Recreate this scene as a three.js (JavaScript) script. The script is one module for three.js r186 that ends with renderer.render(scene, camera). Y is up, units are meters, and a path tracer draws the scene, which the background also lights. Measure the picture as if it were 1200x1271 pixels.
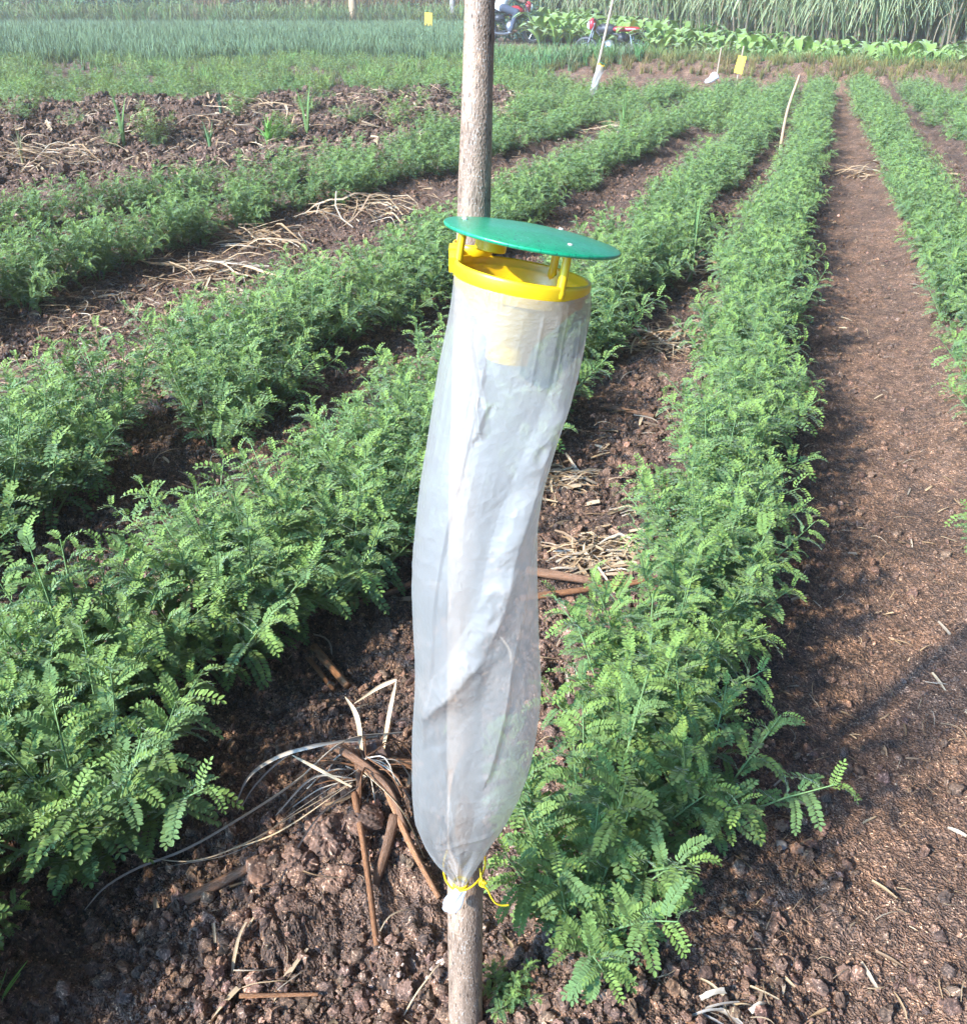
import * as THREE from 'three';
import { Sky } from 'three/addons/objects/Sky.js';
import { mergeGeometries, mergeVertices } from 'three/addons/utils/BufferGeometryUtils.js';
import { MarchingCubes } from 'three/addons/objects/MarchingCubes.js';

// ------------------------------------------------------------------ camera, sky, sun, exposure
const W = 966, H = 1024;
const scene = new THREE.Scene();
const camera = new THREE.PerspectiveCamera(55.83, W / H, 0.05, 800);
camera.position.set(0, 1.2, 0);
camera.rotation.set(-THREE.MathUtils.degToRad(27.83), 0, 0);
scene.add(camera);
const renderer = new THREE.WebGLRenderer({ antialias: true });
renderer.setSize(W, H);
renderer.toneMapping = THREE.LinearToneMapping;
renderer.toneMappingExposure = 1.95;
renderer.shadowMap.enabled = true;
const SUN_EL = 34, SUN_DIR = new THREE.Vector3(-0.77, 0, 0.64).normalize().multiplyScalar(Math.cos(SUN_EL * Math.PI / 180)).setY(Math.sin(SUN_EL * Math.PI / 180));
const sky = new Sky(); sky.name = 'sky'; sky.scale.setScalar(700); sky.userData.kind = 'structure';
Object.assign(sky.material.uniforms.turbidity, { value: 10 }); sky.material.uniforms.rayleigh.value = 0.7;
sky.material.uniforms.mieCoefficient.value = 0.006; sky.material.uniforms.sunPosition.value.copy(SUN_DIR);
scene.add(sky);
scene.environmentIntensity = 0.3;
const sun = new THREE.DirectionalLight(new THREE.Color(1, 0.915, 0.75), 5);
sun.position.copy(SUN_DIR).multiplyScalar(60); sun.castShadow = true; sun.shadow.radius = 3;
Object.assign(sun.shadow.camera, { left: -40, right: 40, top: 40, bottom: -40, far: 160 }); sun.shadow.mapSize.set(4096, 4096);
scene.add(sun);
scene.fog = new THREE.FogExp2(new THREE.Color(0.98, 0.93, 0.81), 0.0030);

// ------------------------------------------------------------------ helpers
let seed = 7;
const rnd = () => { seed |= 0; seed = seed + 0x6D2B79F5 | 0; let t = Math.imul(seed ^ seed >>> 15, 1 | seed); t = t + Math.imul(t ^ t >>> 7, 61 | t) ^ t; return ((t ^ t >>> 14) >>> 0) / 4294967296; };
const rr = (a, b) => a + (b - a) * rnd();
const pick = (a) => a[Math.floor(rnd() * a.length)];
const V = (x, y, z) => new THREE.Vector3(x, y, z);
const clamp = THREE.MathUtils.clamp, smooth = THREE.MathUtils.smoothstep, lerp = THREE.MathUtils.lerp;
const hash = (x, y) => { let h = Math.imul(x | 0, 374761393) + Math.imul(y | 0, 668265263) | 0; h = Math.imul(h ^ h >>> 13, 1274126177); return ((h ^ h >>> 16) >>> 0) / 4294967296; };
function vnoise(x, y) {
  const ix = Math.floor(x), iy = Math.floor(y); let u = x - ix, v = y - iy; u = u * u * (3 - 2 * u); v = v * v * (3 - 2 * v);
  return lerp(lerp(hash(ix, iy), hash(ix + 1, iy), u), lerp(hash(ix, iy + 1), hash(ix + 1, iy + 1), u), v);
}
const fbm = (x, y, o = 4) => { let s = 0, a = 0.5; for (let i = 0; i < o; i++) { s += a * vnoise(x, y); x = x * 2.03 + 17.1; y = y * 2.03 + 5.7; a *= 0.5; } return s; };
function lumps(x, y, cell, keep = 0.7) {          // rounded clods: the highest half-ball among the neighbours
  x /= cell; y /= cell; x += 1.1 * (vnoise(x * 1.3 + 5, y * 1.3) - .5) + .4 * (vnoise(x * 4.1, y * 4.1) - .5); y += 1.1 * (vnoise(x * 1.3, y * 1.3 + 9) - .5) + .4 * (vnoise(x * 4.1 + 3, y * 4.1) - .5); const ix = Math.floor(x), iy = Math.floor(y); let best = 0;
  for (let i = -1; i < 2; i++) for (let j = -1; j < 2; j++) {
    const k = hash(ix + i + 91, iy + j - 37); if (k > keep) continue;
    const cx = ix + i + hash(ix + i, iy + j), cy = iy + j + hash(ix + i + 7, iy + j + 3), r = 0.3 + 0.5 * k / keep, d = ((x - cx) ** 2 + (y - cy) ** 2) / (r * r);
    if (d < 1) best = Math.max(best, r * Math.pow(1 - d, .62));
  }
  return best * cell;
}
const numbers = {};
function numbered(n) { const k = numbers[n] = (numbers[n] ?? -1) + 1; return k ? n + '_' + String(k).padStart(3, '0') : n; }
function tag(o, label, category, group) { Object.assign(o.userData, { label, category }); if (group) o.userData.group = group; return o; }
function thing(name, label, category, x = 0, y = 0, z = 0, group) { const g = new THREE.Group(); g.name = numbered(name); g.position.set(x, y, z); scene.add(g); return tag(g, label, category, group); }
function part(name, geo, mat, parent) { const m = new THREE.Mesh(geo, mat); m.name = name; m.castShadow = m.receiveShadow = true; parent.add(m); return m; }
function cloneOf(root, x, y, z, turn, s, label, group) {
  const r = root.clone(); r.name = numbered(root.name.replace(/_\d{3}$/, '')); r.position.set(x, y, z); r.rotation.set(0, turn, 0); r.scale.setScalar(s);
  r.userData = { ...root.userData }; if (label) r.userData.label = label; if (group) r.userData.group = group; scene.add(r); return r;
}
function stuff(name, geo, mat, mats, cols, label, category, parent) {
  const m = new THREE.InstancedMesh(geo, mat, mats.length); m.name = parent ? name : numbered(name); m.castShadow = m.receiveShadow = true;
  mats.forEach((a, i) => m.setMatrixAt(i, a)); if (cols) cols.forEach((c, i) => m.setColorAt(i, c));
  m.userData.kind = 'stuff'; if (label) { m.userData.label = label; m.userData.category = category; } (parent || scene).add(m); return m;
}
const M4 = (x, y, z, rx, ry, rz, sx, sy = sx, sz = sx) => new THREE.Matrix4().compose(V(x, y, z), new THREE.Quaternion().setFromEuler(new THREE.Euler(rx, ry, rz, 'YXZ')), V(sx, sy, sz));
function geoFrom(pos, idx, uv, col) {
  const g = new THREE.BufferGeometry(); g.setAttribute('position', new THREE.Float32BufferAttribute(pos, 3));
  g.setAttribute('uv', new THREE.Float32BufferAttribute(uv || new Array(pos.length / 3 * 2).fill(0), 2));
  if (col) g.setAttribute('color', new THREE.Float32BufferAttribute(col, 3));
  g.setIndex(idx); g.computeVertexNormals(); return g;
}
// a tapering round bar along points
function tube(pts, rad, sides = 6, seg = 0, cap = true) {
  const curve = pts.length > 2 ? new THREE.CatmullRomCurve3(pts) : new THREE.LineCurve3(pts[0], pts[1]);
  seg = seg || (pts.length > 2 ? pts.length * 3 : 1); const pos = [], uv = [], idx = []; let n = null, len = curve.getLength();
  for (let i = 0; i <= seg; i++) {
    const t = i / seg, p = curve.getPoint(t), d = curve.getTangent(t); if (!n) n = Math.abs(d.y) < 0.9 ? V(0, 1, 0) : V(1, 0, 0);
    const b = d.clone().cross(n).normalize(); n = b.clone().cross(d).normalize(); const r = typeof rad === 'function' ? rad(t) : rad;
    for (let k = 0; k <= sides; k++) { const a = k / sides * Math.PI * 2, c = n.clone().multiplyScalar(Math.cos(a) * r).addScaledVector(b, Math.sin(a) * r).add(p); pos.push(c.x, c.y, c.z); uv.push(k / sides, t * len); }
  }
  for (let i = 0; i < seg; i++) for (let k = 0; k < sides; k++) { const a = i * (sides + 1) + k, b = a + sides + 1; idx.push(a, a + 1, b, a + 1, b + 1, b); }
  if (cap) for (const e of [0, seg]) { const s = pos.length / 3, p = curve.getPoint(e / seg); pos.push(p.x, p.y, p.z); uv.push(.5, .5); for (let k = 0; k < sides; k++) { const a = e * (sides + 1) + k; e ? idx.push(s, a, a + 1) : idx.push(s, a + 1, a); } }
  return geoFrom(pos, idx, uv);
}
// a folded strip (a dry or green blade) along points; width(t), side vector turned by twist
function blade(pts, width, side = V(1, 0, 0), seg = 0, fold = 0.25, twist = 0, col) {
  const curve = pts.length > 2 ? new THREE.CatmullRomCurve3(pts) : new THREE.LineCurve3(pts[0], pts[1]); seg = seg || pts.length * 2;
  const pos = [], idx = [], uv = [], cs = [];
  for (let i = 0; i <= seg; i++) {
    const t = i / seg, p = curve.getPoint(t), d = curve.getTangent(t), s = side.clone().applyAxisAngle(d, twist * t); s.addScaledVector(d, -s.dot(d)).normalize();
    const n = s.clone().cross(d), w = (typeof width === 'function' ? width(t) : width) / 2;
    for (const k of [-1, 0, 1]) { const c = p.clone().addScaledVector(s, k * w).addScaledVector(n, (k ? 1 : 0) * w * fold); pos.push(c.x, c.y, c.z); uv.push((k + 1) / 2, t); if (col) { const q = col(t); cs.push(q.r, q.g, q.b); } }
  }
  for (let i = 0; i < seg; i++) for (const k of [0, 1]) { const a = i * 3 + k; idx.push(a, a + 1, a + 3, a + 1, a + 4, a + 3); }
  return geoFrom(pos, idx, uv, col ? cs : null);
}
function tint(g, c) { const n = g.attributes.position.count, a = new Float32Array(n * 3); for (let i = 0; i < n; i++) { a[i * 3] = c.r; a[i * 3 + 1] = c.g; a[i * 3 + 2] = c.b; } g.setAttribute('color', new THREE.BufferAttribute(a, 3)); return g; }
const C = (r, g, b) => new THREE.Color().setRGB(r, g, b);
const std = (c, roughness = 0.8, o = {}) => new THREE.MeshStandardMaterial({ color: c, roughness, side: THREE.DoubleSide, ...o });
const leafMat = (o = {}) => new THREE.MeshPhysicalMaterial({ color: 0xffffff, vertexColors: true, roughness: 0.92, transmission: 0.38, thickness: 0, side: THREE.DoubleSide, ...o });
function texture(n, m, fn, srgb, rx = 1, ry = 1) {
  const d = new Uint8Array(n * m * 4);
  for (let j = 0; j < m; j++) for (let i = 0; i < n; i++) { const c = fn(i / n, j / m, i, j), k = (j * n + i) * 4; d[k] = c[0] * 255; d[k + 1] = c[1] * 255; d[k + 2] = c[2] * 255; d[k + 3] = 255; }
  const t = new THREE.DataTexture(d, n, m); t.wrapS = t.wrapT = THREE.RepeatWrapping; t.magFilter = THREE.LinearFilter; t.minFilter = THREE.LinearMipmapLinearFilter; t.generateMipmaps = true;
  if (srgb) t.colorSpace = THREE.SRGBColorSpace; t.repeat.set(rx, ry); t.needsUpdate = true; return t;
}
const wrapNoise = (u, v, f, s = 0) => { const x = u * f, y = v * f, ix = Math.floor(x), iy = Math.floor(y); let a = x - ix, b = y - iy; a = a * a * (3 - 2 * a); b = b * b * (3 - 2 * b); const h = (i, j) => hash(((i % f) + f) % f + s, ((j % f) + f) % f + s * 3); return lerp(lerp(h(ix, iy), h(ix + 1, iy), a), lerp(h(ix, iy + 1), h(ix + 1, iy + 1), a), b); };

// ------------------------------------------------------------------ the crop rows (metres; centre line x at a given z)
const ROWS = {
  R: [[-0.84, 0.17], [-1.31, 0.325], [-1.8, 0.50], [-2.66, 0.785], [-3.3, 0.96], [-4.4, 1.26], [-5.76, 1.72], [-8.2, 2.57], [-11.8, 3.75], [-15.6, 5.0]],
  A: [[-0.5, -0.98], [-0.8, -0.87], [-1.0, -0.82], [-1.51, -0.655], [-2.0, -0.40], [-3.0, 0.05], [-4.0, 0.45], [-5.0, 0.86], [-6.5, 1.36], [-8.9, 2.22], [-12, 3.25], [-15, 4.2]],
  B: [[-1.0, -1.9], [-2.04, -1.33], [-2.6, -1.04], [-3.1, -0.84], [-4.1, -0.45], [-6.24, 0.28], [-8, 0.9], [-11, 2.2], [-13.2, 3.0], [-15.4, 3.75]],
  C: [[-1.8, -3.1], [-3.4, -2.35], [-4.7, -1.9], [-5.8, -1.48], [-7.6, -0.5], [-9.5, 0.45], [-12, 1.6], [-15, 2.9]],
  G: [[-3.0, -4.2], [-5.0, -3.05], [-6.2, -2.25], [-7.4, -1.35], [-8.9, -0.45], [-11, 0.55], [-14, 2.0]],
  D: [[-1.2, 1.28], [-2.0, 1.42], [-2.45, 1.58], [-3.77, 1.97], [-5.5, 2.52], [-7.8, 3.2], [-11, 4.2], [-13.2, 4.82], [-15.6, 5.55]],
  E: [[-3.0, 2.85], [-5.0, 3.32], [-7.4, 3.98], [-9.2, 4.45], [-12.7, 5.5], [-15.4, 6.3]],
  F: [[-5.0, 4.3], [-9.0, 5.4], [-12.7, 6.4], [-15.2, 7.1]],
  J: [[-7.0, 5.7], [-12, 7.1], [-15, 7.9]],
};
const rowX = (R, z) => { let i = 0; while (i < R.length - 2 && z < R[i + 1][0]) i++; const [z0, x0] = R[i], [z1, x1] = R[i + 1]; return x0 + (x1 - x0) * (z - z0) / (z1 - z0); };
const rowNear = (x, z) => { let d = 9; for (const k in ROWS) d = Math.min(d, Math.abs(x - rowX(ROWS[k], z))); return d * 0.92; };
const fieldBack = (x) => -17.6 - 0.0 + 1.0 * clamp((x - 3.5) / 4, -2.2, 1.2) * 2.0;          // the bank beyond the rows
const leftRidge = (x) => -10.3 - (x + 2.5) * 0.44;                                            // trash-covered ridge on the left
// 0 = smooth trodden furrow, 1 = rough cloddy soil
function roughAt(x, z) { const a = rowX(ROWS.R, z), b = rowX(ROWS.D, z); return x > a + 0.05 && x < b ? 0.22 + 0.5 * smooth(a + 0.45 - x, 0, 0.25) * 0.6 : 1; }
function macro(x, z) {
  const d = rowNear(x, z), in_ = smooth(-z, -1, 0.4) * (1 - smooth(-z, 15, 17));
  let h = 0.045 * Math.exp(-d * d / 0.028) * in_;
  h += 0.045 * Math.exp(-(((x + 0.2) / 0.15) ** 2 + ((z + 1.17) / 0.15) ** 2));               // mound under the cane stubble
  h += 0.02 * (fbm(x * 1.7 + 40, z * 1.7, 3) - 0.45);
  const a = rowX(ROWS.R, z), b = rowX(ROWS.D, z); if (x > a && x < b && z > -16) h -= 0.03 * Math.sin((x - a) / (b - a) * Math.PI);
  // ridges on the left
  const wx = 1 - smooth(x, -0.4, 1.6);
  for (const [o, s, hh] of [[0.5, 0.34, 0.2], [-1.5, 0.45, 0.2], [-3.4, 0.5, 0.14]]) { const q = z - leftRidge(x) - o + 0.3 * (fbm(x * 0.8, o * 9, 2) - .4); h += wx * hh * Math.exp(-q * q / (s * s)) * (0.75 + 0.5 * fbm(x * 2 + o, z * 2, 2)); }
  // bank beyond the rows, the track and the land behind it
  const f = z - fieldBack(x), rt = smooth(x, 0.4, 2.2);
  h += rt * (0.20 + 0.12 * fbm(x * 1.3, z * 1.3, 3)) * Math.exp(-((f + 1.2) ** 2) / 0.9);
  h += 0.16 * smooth(-z, 22, 30);
  return h;
}
function ground(x, z) {
  const near = 1 - smooth(Math.hypot(x, z), 7, 20), r = roughAt(x, z);
  let h = macro(x, z);
  h += (1 - r) * .03 * (fbm(x * 4 + 3, z * 4, 3) - .45) + r * 0.020 * (fbm(x * 9, z * 9, 4) - 0.45) + smooth(-z, 4, 9) * (1 - smooth(-z, 24, 32)) * (r * .05 * (fbm(x * 3, z * 3, 5) - .45) + r * .5 * lumps(x, z, .16, .5));
  if (near > 0) h += near * (r * (0.4 * lumps(x + 0.7, z, 0.08, 0.3) + 0.38 * lumps(x, z + 0.3, 0.034, 0.5)) + (0.35 + 0.35 * r) * lumps(x + 3, z - 2, 0.015, 0.75) + (.003 + .0045 * r) * (fbm(x * 55, z * 55, 3) - 0.4) + .0015 * (vnoise(x * 260, z * 260) - .5));
  return h;
}

// ------------------------------------------------------------------ the ground: one sheet, fine near the camera, out to the horizon
const soilMap = texture(1024, 1024, (u, v, i, j) => {
  const g = hash(i, j), a = wrapNoise(u, v, 8, 3), b = wrapNoise(u, v, 34, 5), c = wrapNoise(u, v, 130, 9), d = wrapNoise(u, v, 380, 11);
  let k = 0.44 + 0.13 * (a - .5) + 0.16 * (b - .5) + 0.22 * (c - .5) + 0.26 * (d - .5); let warm = 0.5 + 0.6 * (wrapNoise(u, v, 21, 31) - .5);
  let col = [k * (0.97 + .08 * warm), k * 0.82, k * (0.75 - .09 * warm)];
  if (d > 0.83 && c > .55) col = [k * 1.5, k * 1.32, k * 1.15];
  if (g > 0.9985) col = [0.7, 0.62, 0.5]; return col.map((x) => clamp(x, 0, 1));
}, true, 1, 1);
const soilBump = texture(1024, 1024, (u, v) => { const k = 0.2 * wrapNoise(u, v, 40, 5) + 0.3 * wrapNoise(u, v, 130, 9) + 0.32 * wrapNoise(u, v, 300, 11) + 0.18 * wrapNoise(u, v, 512, 13); return [k, k, k]; }, false);
{
  const us = [], zs = []; const N = 430;
  for (let i = 0; i <= N; i++) us.push(-1 + 2 * i / N);
  for (let k = 1; k <= 16; k++) { const e = Math.pow(1.42, k) - 1; us.push(1 + 0.05 * e * 6); us.unshift(-1 - 0.05 * e * 6); }
  for (let z = 40; z > 1; z *= 0.7) zs.push(z); for (const z of [0.7, 0.4, 0.1, -0.15, -0.35]) zs.push(z);
  for (let z = -0.45; z > -60; z *= 1.0082) zs.push(z); for (let z = -60; z > -600; z *= 1.12) zs.push(z);
  const pos = [], uv = [], idx = [], col = [], nu = us.length;
  for (const z of zs) {
    const w = 0.5 + 0.53 * Math.max(0.4, -z);
    for (const u of us) {
      const x = u * w, far = Math.hypot(x, z);
      const y = far < 70 ? ground(x, z) : 0.16 * smooth(-z, 22, 30); pos.push(x, y, z); uv.push(x / 0.7, z / 0.7);
      const pth = 1 - roughAt(x, z), n = fbm(x * 2.3 + 9, z * 2.3, 3) - 0.45, rdg = smooth(-z, 14.5, 17) * smooth(x, .5, 2);
      let k = 0.66 + 0.55 * n + 0.28 * pth + 0.35 * rdg, warm = 0.15 + 0.06 * pth + .05 * rdg; col.push(k * (1 + warm), k, k * (1 - warm));
    }
  }
  for (let j = 0; j < zs.length - 1; j++) for (let i = 0; i < nu - 1; i++) { const a = j * nu + i, b = a + nu; idx.push(a, a + 1, b, a + 1, b + 1, b); }
  const g = geoFrom(pos, idx, uv, col);
  const m = new THREE.Mesh(g, new THREE.MeshStandardMaterial({ map: soilMap, bumpMap: soilBump, bumpScale: 0.014, roughness: 0.95, vertexColors: true, side: THREE.DoubleSide }));
  m.name = 'ground'; m.userData.kind = 'structure'; m.userData.label = 'dark brown cloddy soil of the field with trodden furrows'; m.receiveShadow = m.castShadow = true; scene.add(m);
}
// crumbs of soil
function lumpGeo(detail, s, amp, flat = 0.75, flatShade = false) {
  let g = new THREE.IcosahedronGeometry(1, detail); g.deleteAttribute('uv'); g.deleteAttribute('normal'); g = mergeVertices(g, 1e-4); const p = g.attributes.position, uv = [];
  for (let i = 0; i < p.count; i++) {
    const x = p.getX(i), y = p.getY(i), z = p.getZ(i);
    const k = 1 + amp * (fbm(x * 1.6 + s, y * 1.6 + z * 1.1 + s * 3, 4) - 0.47) * 2 + amp * 0.9 * lumps(x * 1.3 + s, y * 1.3 + z, 0.45, 0.7) + amp * .25 * (vnoise(x * 9 + s, y * 9 + z * 7) - .5);
    p.setXYZ(i, x * k, y * k * flat, z * k); uv.push(x * 0.035 + s * .3, (y * .6 + z) * 0.035);
  }
  g.setAttribute('uv', new THREE.Float32BufferAttribute(uv, 2)); if (flatShade) g = g.toNonIndexed(); g.computeVertexNormals(); return g;
}
const crumbMat = new THREE.MeshStandardMaterial({ color: 0xffffff, map: soilMap, roughness: 0.95 });
{
  const geos = [lumpGeo(1, 2, .6, .7, true), lumpGeo(1, 9, .7, .6, true), lumpGeo(1, 17, .55, .55, true), lumpGeo(2, 28, .6, .65, true)], lists = geos.map(() => [[], []]);
  for (let n = 0; n < 170000; n++) {
    const z = -0.6 - 7.5 * Math.pow(rnd(), 2.0), x = (rnd() * 2 - 1) * (0.3 + 0.52 * -z), r = roughAt(x, z);
    if (rnd() > 0.35 + 0.65 * r) continue; if (fbm(x * 6 + 3, z * 6, 3) < 0.26 + 0.22 * rnd()) continue;
    let s = 0.0013 * Math.pow(rnd(), -0.47) * (1 + 0.32 * -z) * (0.55 + 0.45 * r); s = Math.min(s, 0.012);
    const k = Math.floor(rnd() * 4), t = rr(0.45, 1.2) * (rnd() < .03 ? 2.3 : 1);
    lists[k][0].push(M4(x, ground(x, z) + s * 0.25, z, rr(0, 6), rr(0, 6), rr(0, 6), s)); lists[k][1].push(C(t * rr(1.02, 1.18), t * rr(.90, .98), t * rr(.72, .86)));
  }
  for (let n = 0; n < 60; n++) { const x = rr(-.16, -.03), z = rr(-.92, -.82), k = n % 4, q = rr(.0015, .0045); lists[k][0].push(M4(x, ground(x, z) + q * .4, z, rr(0, 6), rr(0, 6), rr(0, 6), q)); lists[k][1].push(C(3.2, 3.4, 3.5)); }
  for (let n = 0; n < 26000; n++) {
    const x = rr(-7.5, .3), z = leftRidge(x) + rr(-3.5, 2.6) , k = Math.floor(rnd() * 4), t = rr(.4, 1.2), q = .012 * Math.pow(rnd(), -.35); if (z > -6.5 || rowNear(x, z) < .2) continue;
    lists[k][0].push(M4(x, ground(x, z) + q * .2, z, rr(0, 6), rr(0, 6), rr(0, 6), Math.min(q, .05))); lists[k][1].push(C(t, t * .86, t * .74));
  }
  geos.forEach((g, i) => stuff('soil_crumbs', g, crumbMat, ...lists[i], 'small loose brown crumbs of soil scattered over the field', 'soil'));
}
// larger clods, each a thing
const clodGeos = [3, 11, 23, 37, 51].map((s, i) => lumpGeo(9, s, 0.5, [.8, .65, .9, .7, .75][i], true));
{
  const mat = new THREE.MeshStandardMaterial({ color: C(.95, .8, .68), map: soilMap, roughness: 0.95 });
  const big = [[-0.335, -1.05, .028], [-0.287, -1.06, .030], [-0.245, -1.10, .034], [-0.22, -1.03, .024], [-0.286, -.985, .022], [-0.195, -1.12, .03], [-0.355, -.97, .018], [-.11, -1.08, .018]];
  const put = (x, z, s, label, group) => { const m = new THREE.Mesh(pick(clodGeos), mat); m.name = numbered('soil_clod'); m.castShadow = m.receiveShadow = true; m.position.set(x, macro(x, z) + s * 0.45, z); m.rotation.set(rr(-.4, .4), rr(0, 6), rr(-.4, .4)); m.scale.setScalar(s); scene.add(m); tag(m, label, 'soil clod', group); };
  for (const [x, z, s] of big) put(x, z, s, 'lumpy brown clod of soil heaped under the dry cane stubble', 'clods under the cane stubble');
  for (let n = 0; n < 34; n++) { const z = rr(-0.95, -1.35), x = rr(-0.62, 0.02); put(x, z, rr(.006, .013), 'small brown clod on the bare soil left of the stake', 'clods left of the stake'); }
  for (let n = 0; n < 40; n++) { const z = rr(-1.5, -4), x = (rowX(ROWS.A, z) * 0.35 + rowX(ROWS.R, z) * 0.65) + rr(-.22, .05); put(x, z, rr(.008, .022), 'brown clod in the littered furrow behind the hanging bag', 'clods in the furrow behind the bag'); }
  for (let n = 0; n < 26; n++) { const z = rr(-0.95, -1.9), x = rowX(ROWS.R, z) + rr(.12, .7); put(x, z, rr(.004, .009), 'small clod on the smooth furrow right of the first plants', 'clods on the right furrow'); }
}
// pale pebbles on the right furrow
{
  const mat = std(C(.32, .26, .21), .8), g = lumpGeo(3, 61, .16, .6);
  for (const [x, z, s, l] of [[0.48, -1.13, .010, 'small rounded tan pebble in the shade on the right furrow'], [0.44, -0.92, .008, 'small pale angular pebble low on the right furrow'], [0.4, -1.02, .006, 'tiny grey pebble on the right furrow']]) { const m = new THREE.Mesh(g, mat); m.name = numbered('pebble'); m.position.set(x, macro(x, z) + .006, z); m.rotation.y = s * 900; m.scale.setScalar(s); m.castShadow = true; scene.add(m); tag(m, l, 'pebble'); }
}

// ------------------------------------------------------------------ chickpea plants
const GREEN = [C(.162, .262, .055), C(.14, .236, .06), C(.175, .276, .05), C(.125, .212, .056), C(.19, .29, .06)], YOUNG = [C(.21, .315, .05), C(.195, .30, .052)];
function frond(L, pairs, col, level, s0) {
  const save = seed; seed = s0; const pos = [], idx = [], cs = []; const k1 = rr(.25, .5), k2 = rr(.45, .8), side = rr(-.15, .15);
  const at = (t) => V(L * t, L * (k1 * t - k2 * t * t), L * side * t * t), put = (p, c) => { pos.push(p.x, p.y, p.z); cs.push(c.r, c.g, c.b); return pos.length / 3 - 1; };
  const leaflet = (o, d, n, l, w) => {
    const c = col.clone().multiplyScalar(rr(.86, 1.16)), s = d.clone().cross(n).normalize(), q = (a, b, up) => o.clone().addScaledVector(d, a * l).addScaledVector(s, b * w).addScaledVector(n, up * l);
    if (level === 0) { const b = put(q(0, 0, 0), c), l1 = put(q(.35, .5, .07), c), l2 = put(q(.78, .42, .05), c), t = put(q(1, 0, -.06), c), r2 = put(q(.78, -.42, .05), c), r1 = put(q(.35, -.5, .07), c); idx.push(b, l2, l1, b, t, l2, b, r2, t, b, r1, r2); }
    else { const b = put(q(0, 0, 0), c), l1 = put(q(.6, .52, .05), c), t = put(q(1, 0, 0), c), r1 = put(q(.6, -.52, .05), c); idx.push(b, t, l1, b, r1, t); }
  };
  for (let i = 0; i < pairs; i++) {
    const t = 0.16 + 0.78 * i / (pairs - .5), p = at(t), d = at(t + .05).sub(at(t - .05)).normalize(), up = V(0, 1, 0).addScaledVector(d, -d.y).normalize(), sd = d.clone().cross(up);
    const f = L * (level === 2 ? .30 : level === 1 ? .215 : .168) * (0.78 + 0.5 * Math.sin(Math.PI * (0.15 + 0.75 * i / pairs)));
    for (const k of [-1, 1]) { const dir = sd.clone().multiplyScalar(k).addScaledVector(d, rr(.35, .65)).addScaledVector(up, rr(.05, .5)).normalize(), n = up.clone().addScaledVector(dir, -up.dot(dir)).addScaledVector(d, rr(-.3, .3)).normalize(); leaflet(p.clone().addScaledVector(d, k * L * .012), dir, n, f * rr(.9, 1.1), f * (level === 0 ? .46 : .52)); }
  }
  { const p = at(.94), d = at(1).sub(at(.9)).normalize(); leaflet(p, d, V(0, 1, 0).addScaledVector(d, -d.y).normalize(), L * .15, L * .09); }
  if (level < 2) { const c = col.clone().lerp(C(.2, .3, .1), .5); let last = null; for (let i = 0; i <= 3; i++) { const p = at(i / 3.15), w = L * .010 * (1.3 - i / 4); const a = put(p.clone().add(V(0, 0, w)), c), b = put(p.clone().add(V(0, -w, -w)), c); if (last) idx.push(last[0], last[1], a, last[1], b, a); last = [a, b]; } }
  seed = save; return geoFrom(pos, idx, null, cs);
}
const FRONDS = [0, 1, 2].map((lv) => ({
  old: GREEN.map((c, i) => frond(1, lv === 0 ? 11 + (i % 2) : lv === 1 ? 7 : 4, c, lv, 100 + i * 7)), young: YOUNG.map((c, i) => frond(1, lv === 0 ? 8 : lv === 1 ? 6 : 3, c, lv, 200 + i * 5)),
}));
const chickLeaf = leafMat(), stemMat = std(C(.13, .21, .07), .8);
function skeleton(nStem, lean) {                   // stems as point lists, fronds as matrices
  const stems = [], fr = [], az0 = rr(0, 6.28);
  for (let i = 0; i < nStem; i++) {
    const az = az0 + i * 2.399 + rr(-.3, .3), out = i === 0 ? 0.08 : rr(.25, lean), L = rr(.25, .345) * (1 - .12 * (out > .75)), pts = []; let p = V(Math.cos(az) * .008, -.02, Math.sin(az) * .008), th = out * .75 + .06;
    const n = 7; for (let k = 0; k <= n; k++) { pts.push(p.clone()); const t = th + (k / n) * (out > .6 ? .25 : -.05) + rr(-.07, .07); p = p.clone().add(V(Math.sin(t) * Math.cos(az), Math.cos(t), Math.sin(t) * Math.sin(az)).multiplyScalar(L / n)); }
    stems.push(pts); const cv = new THREE.CatmullRomCurve3(pts); const m = 18 + Math.floor(rnd() * 3);
    for (let j = 0; j < m; j++) {
      const t = 0.2 + 0.79 * j / (m - 1), o = cv.getPoint(t), d = cv.getTangent(t), top = t > .93, a = j * 2.7 + rr(-.5, .5) + i;
      const s1 = (Math.abs(d.y) < .95 ? V(0, 1, 0) : V(1, 0, 0)).cross(d).normalize(), s2 = d.clone().cross(s1), rad = s1.multiplyScalar(Math.cos(a)).addScaledVector(s2, Math.sin(a));
      const dir = rad.addScaledVector(d, top ? rr(.7, 1.5) : rr(.25, .8)).add(V(0, rr(-.05, .3), 0)).normalize(), up = V(rr(-.25, .25), 1, rr(-.25, .25)); up.addScaledVector(dir, -up.dot(dir)).normalize();
      const mt = new THREE.Matrix4().makeBasis(dir, up, dir.clone().cross(up)).setPosition(o), l = (top ? rr(.033, .046) : rr(.047, .066) * (.8 + .25 * Math.sin(t * 3))); fr.push([mt.scale(V(l, l, l)), top || (t > .85 && rnd() < .5)]);
    }
  }
  return { stems, fr };
}
const stemTube = (pts) => tube(pts, (t) => .0026 * (1.15 - .75 * t), 4, 6, false);
const nearProto = [], midProto = [], farGeo = [];
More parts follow.
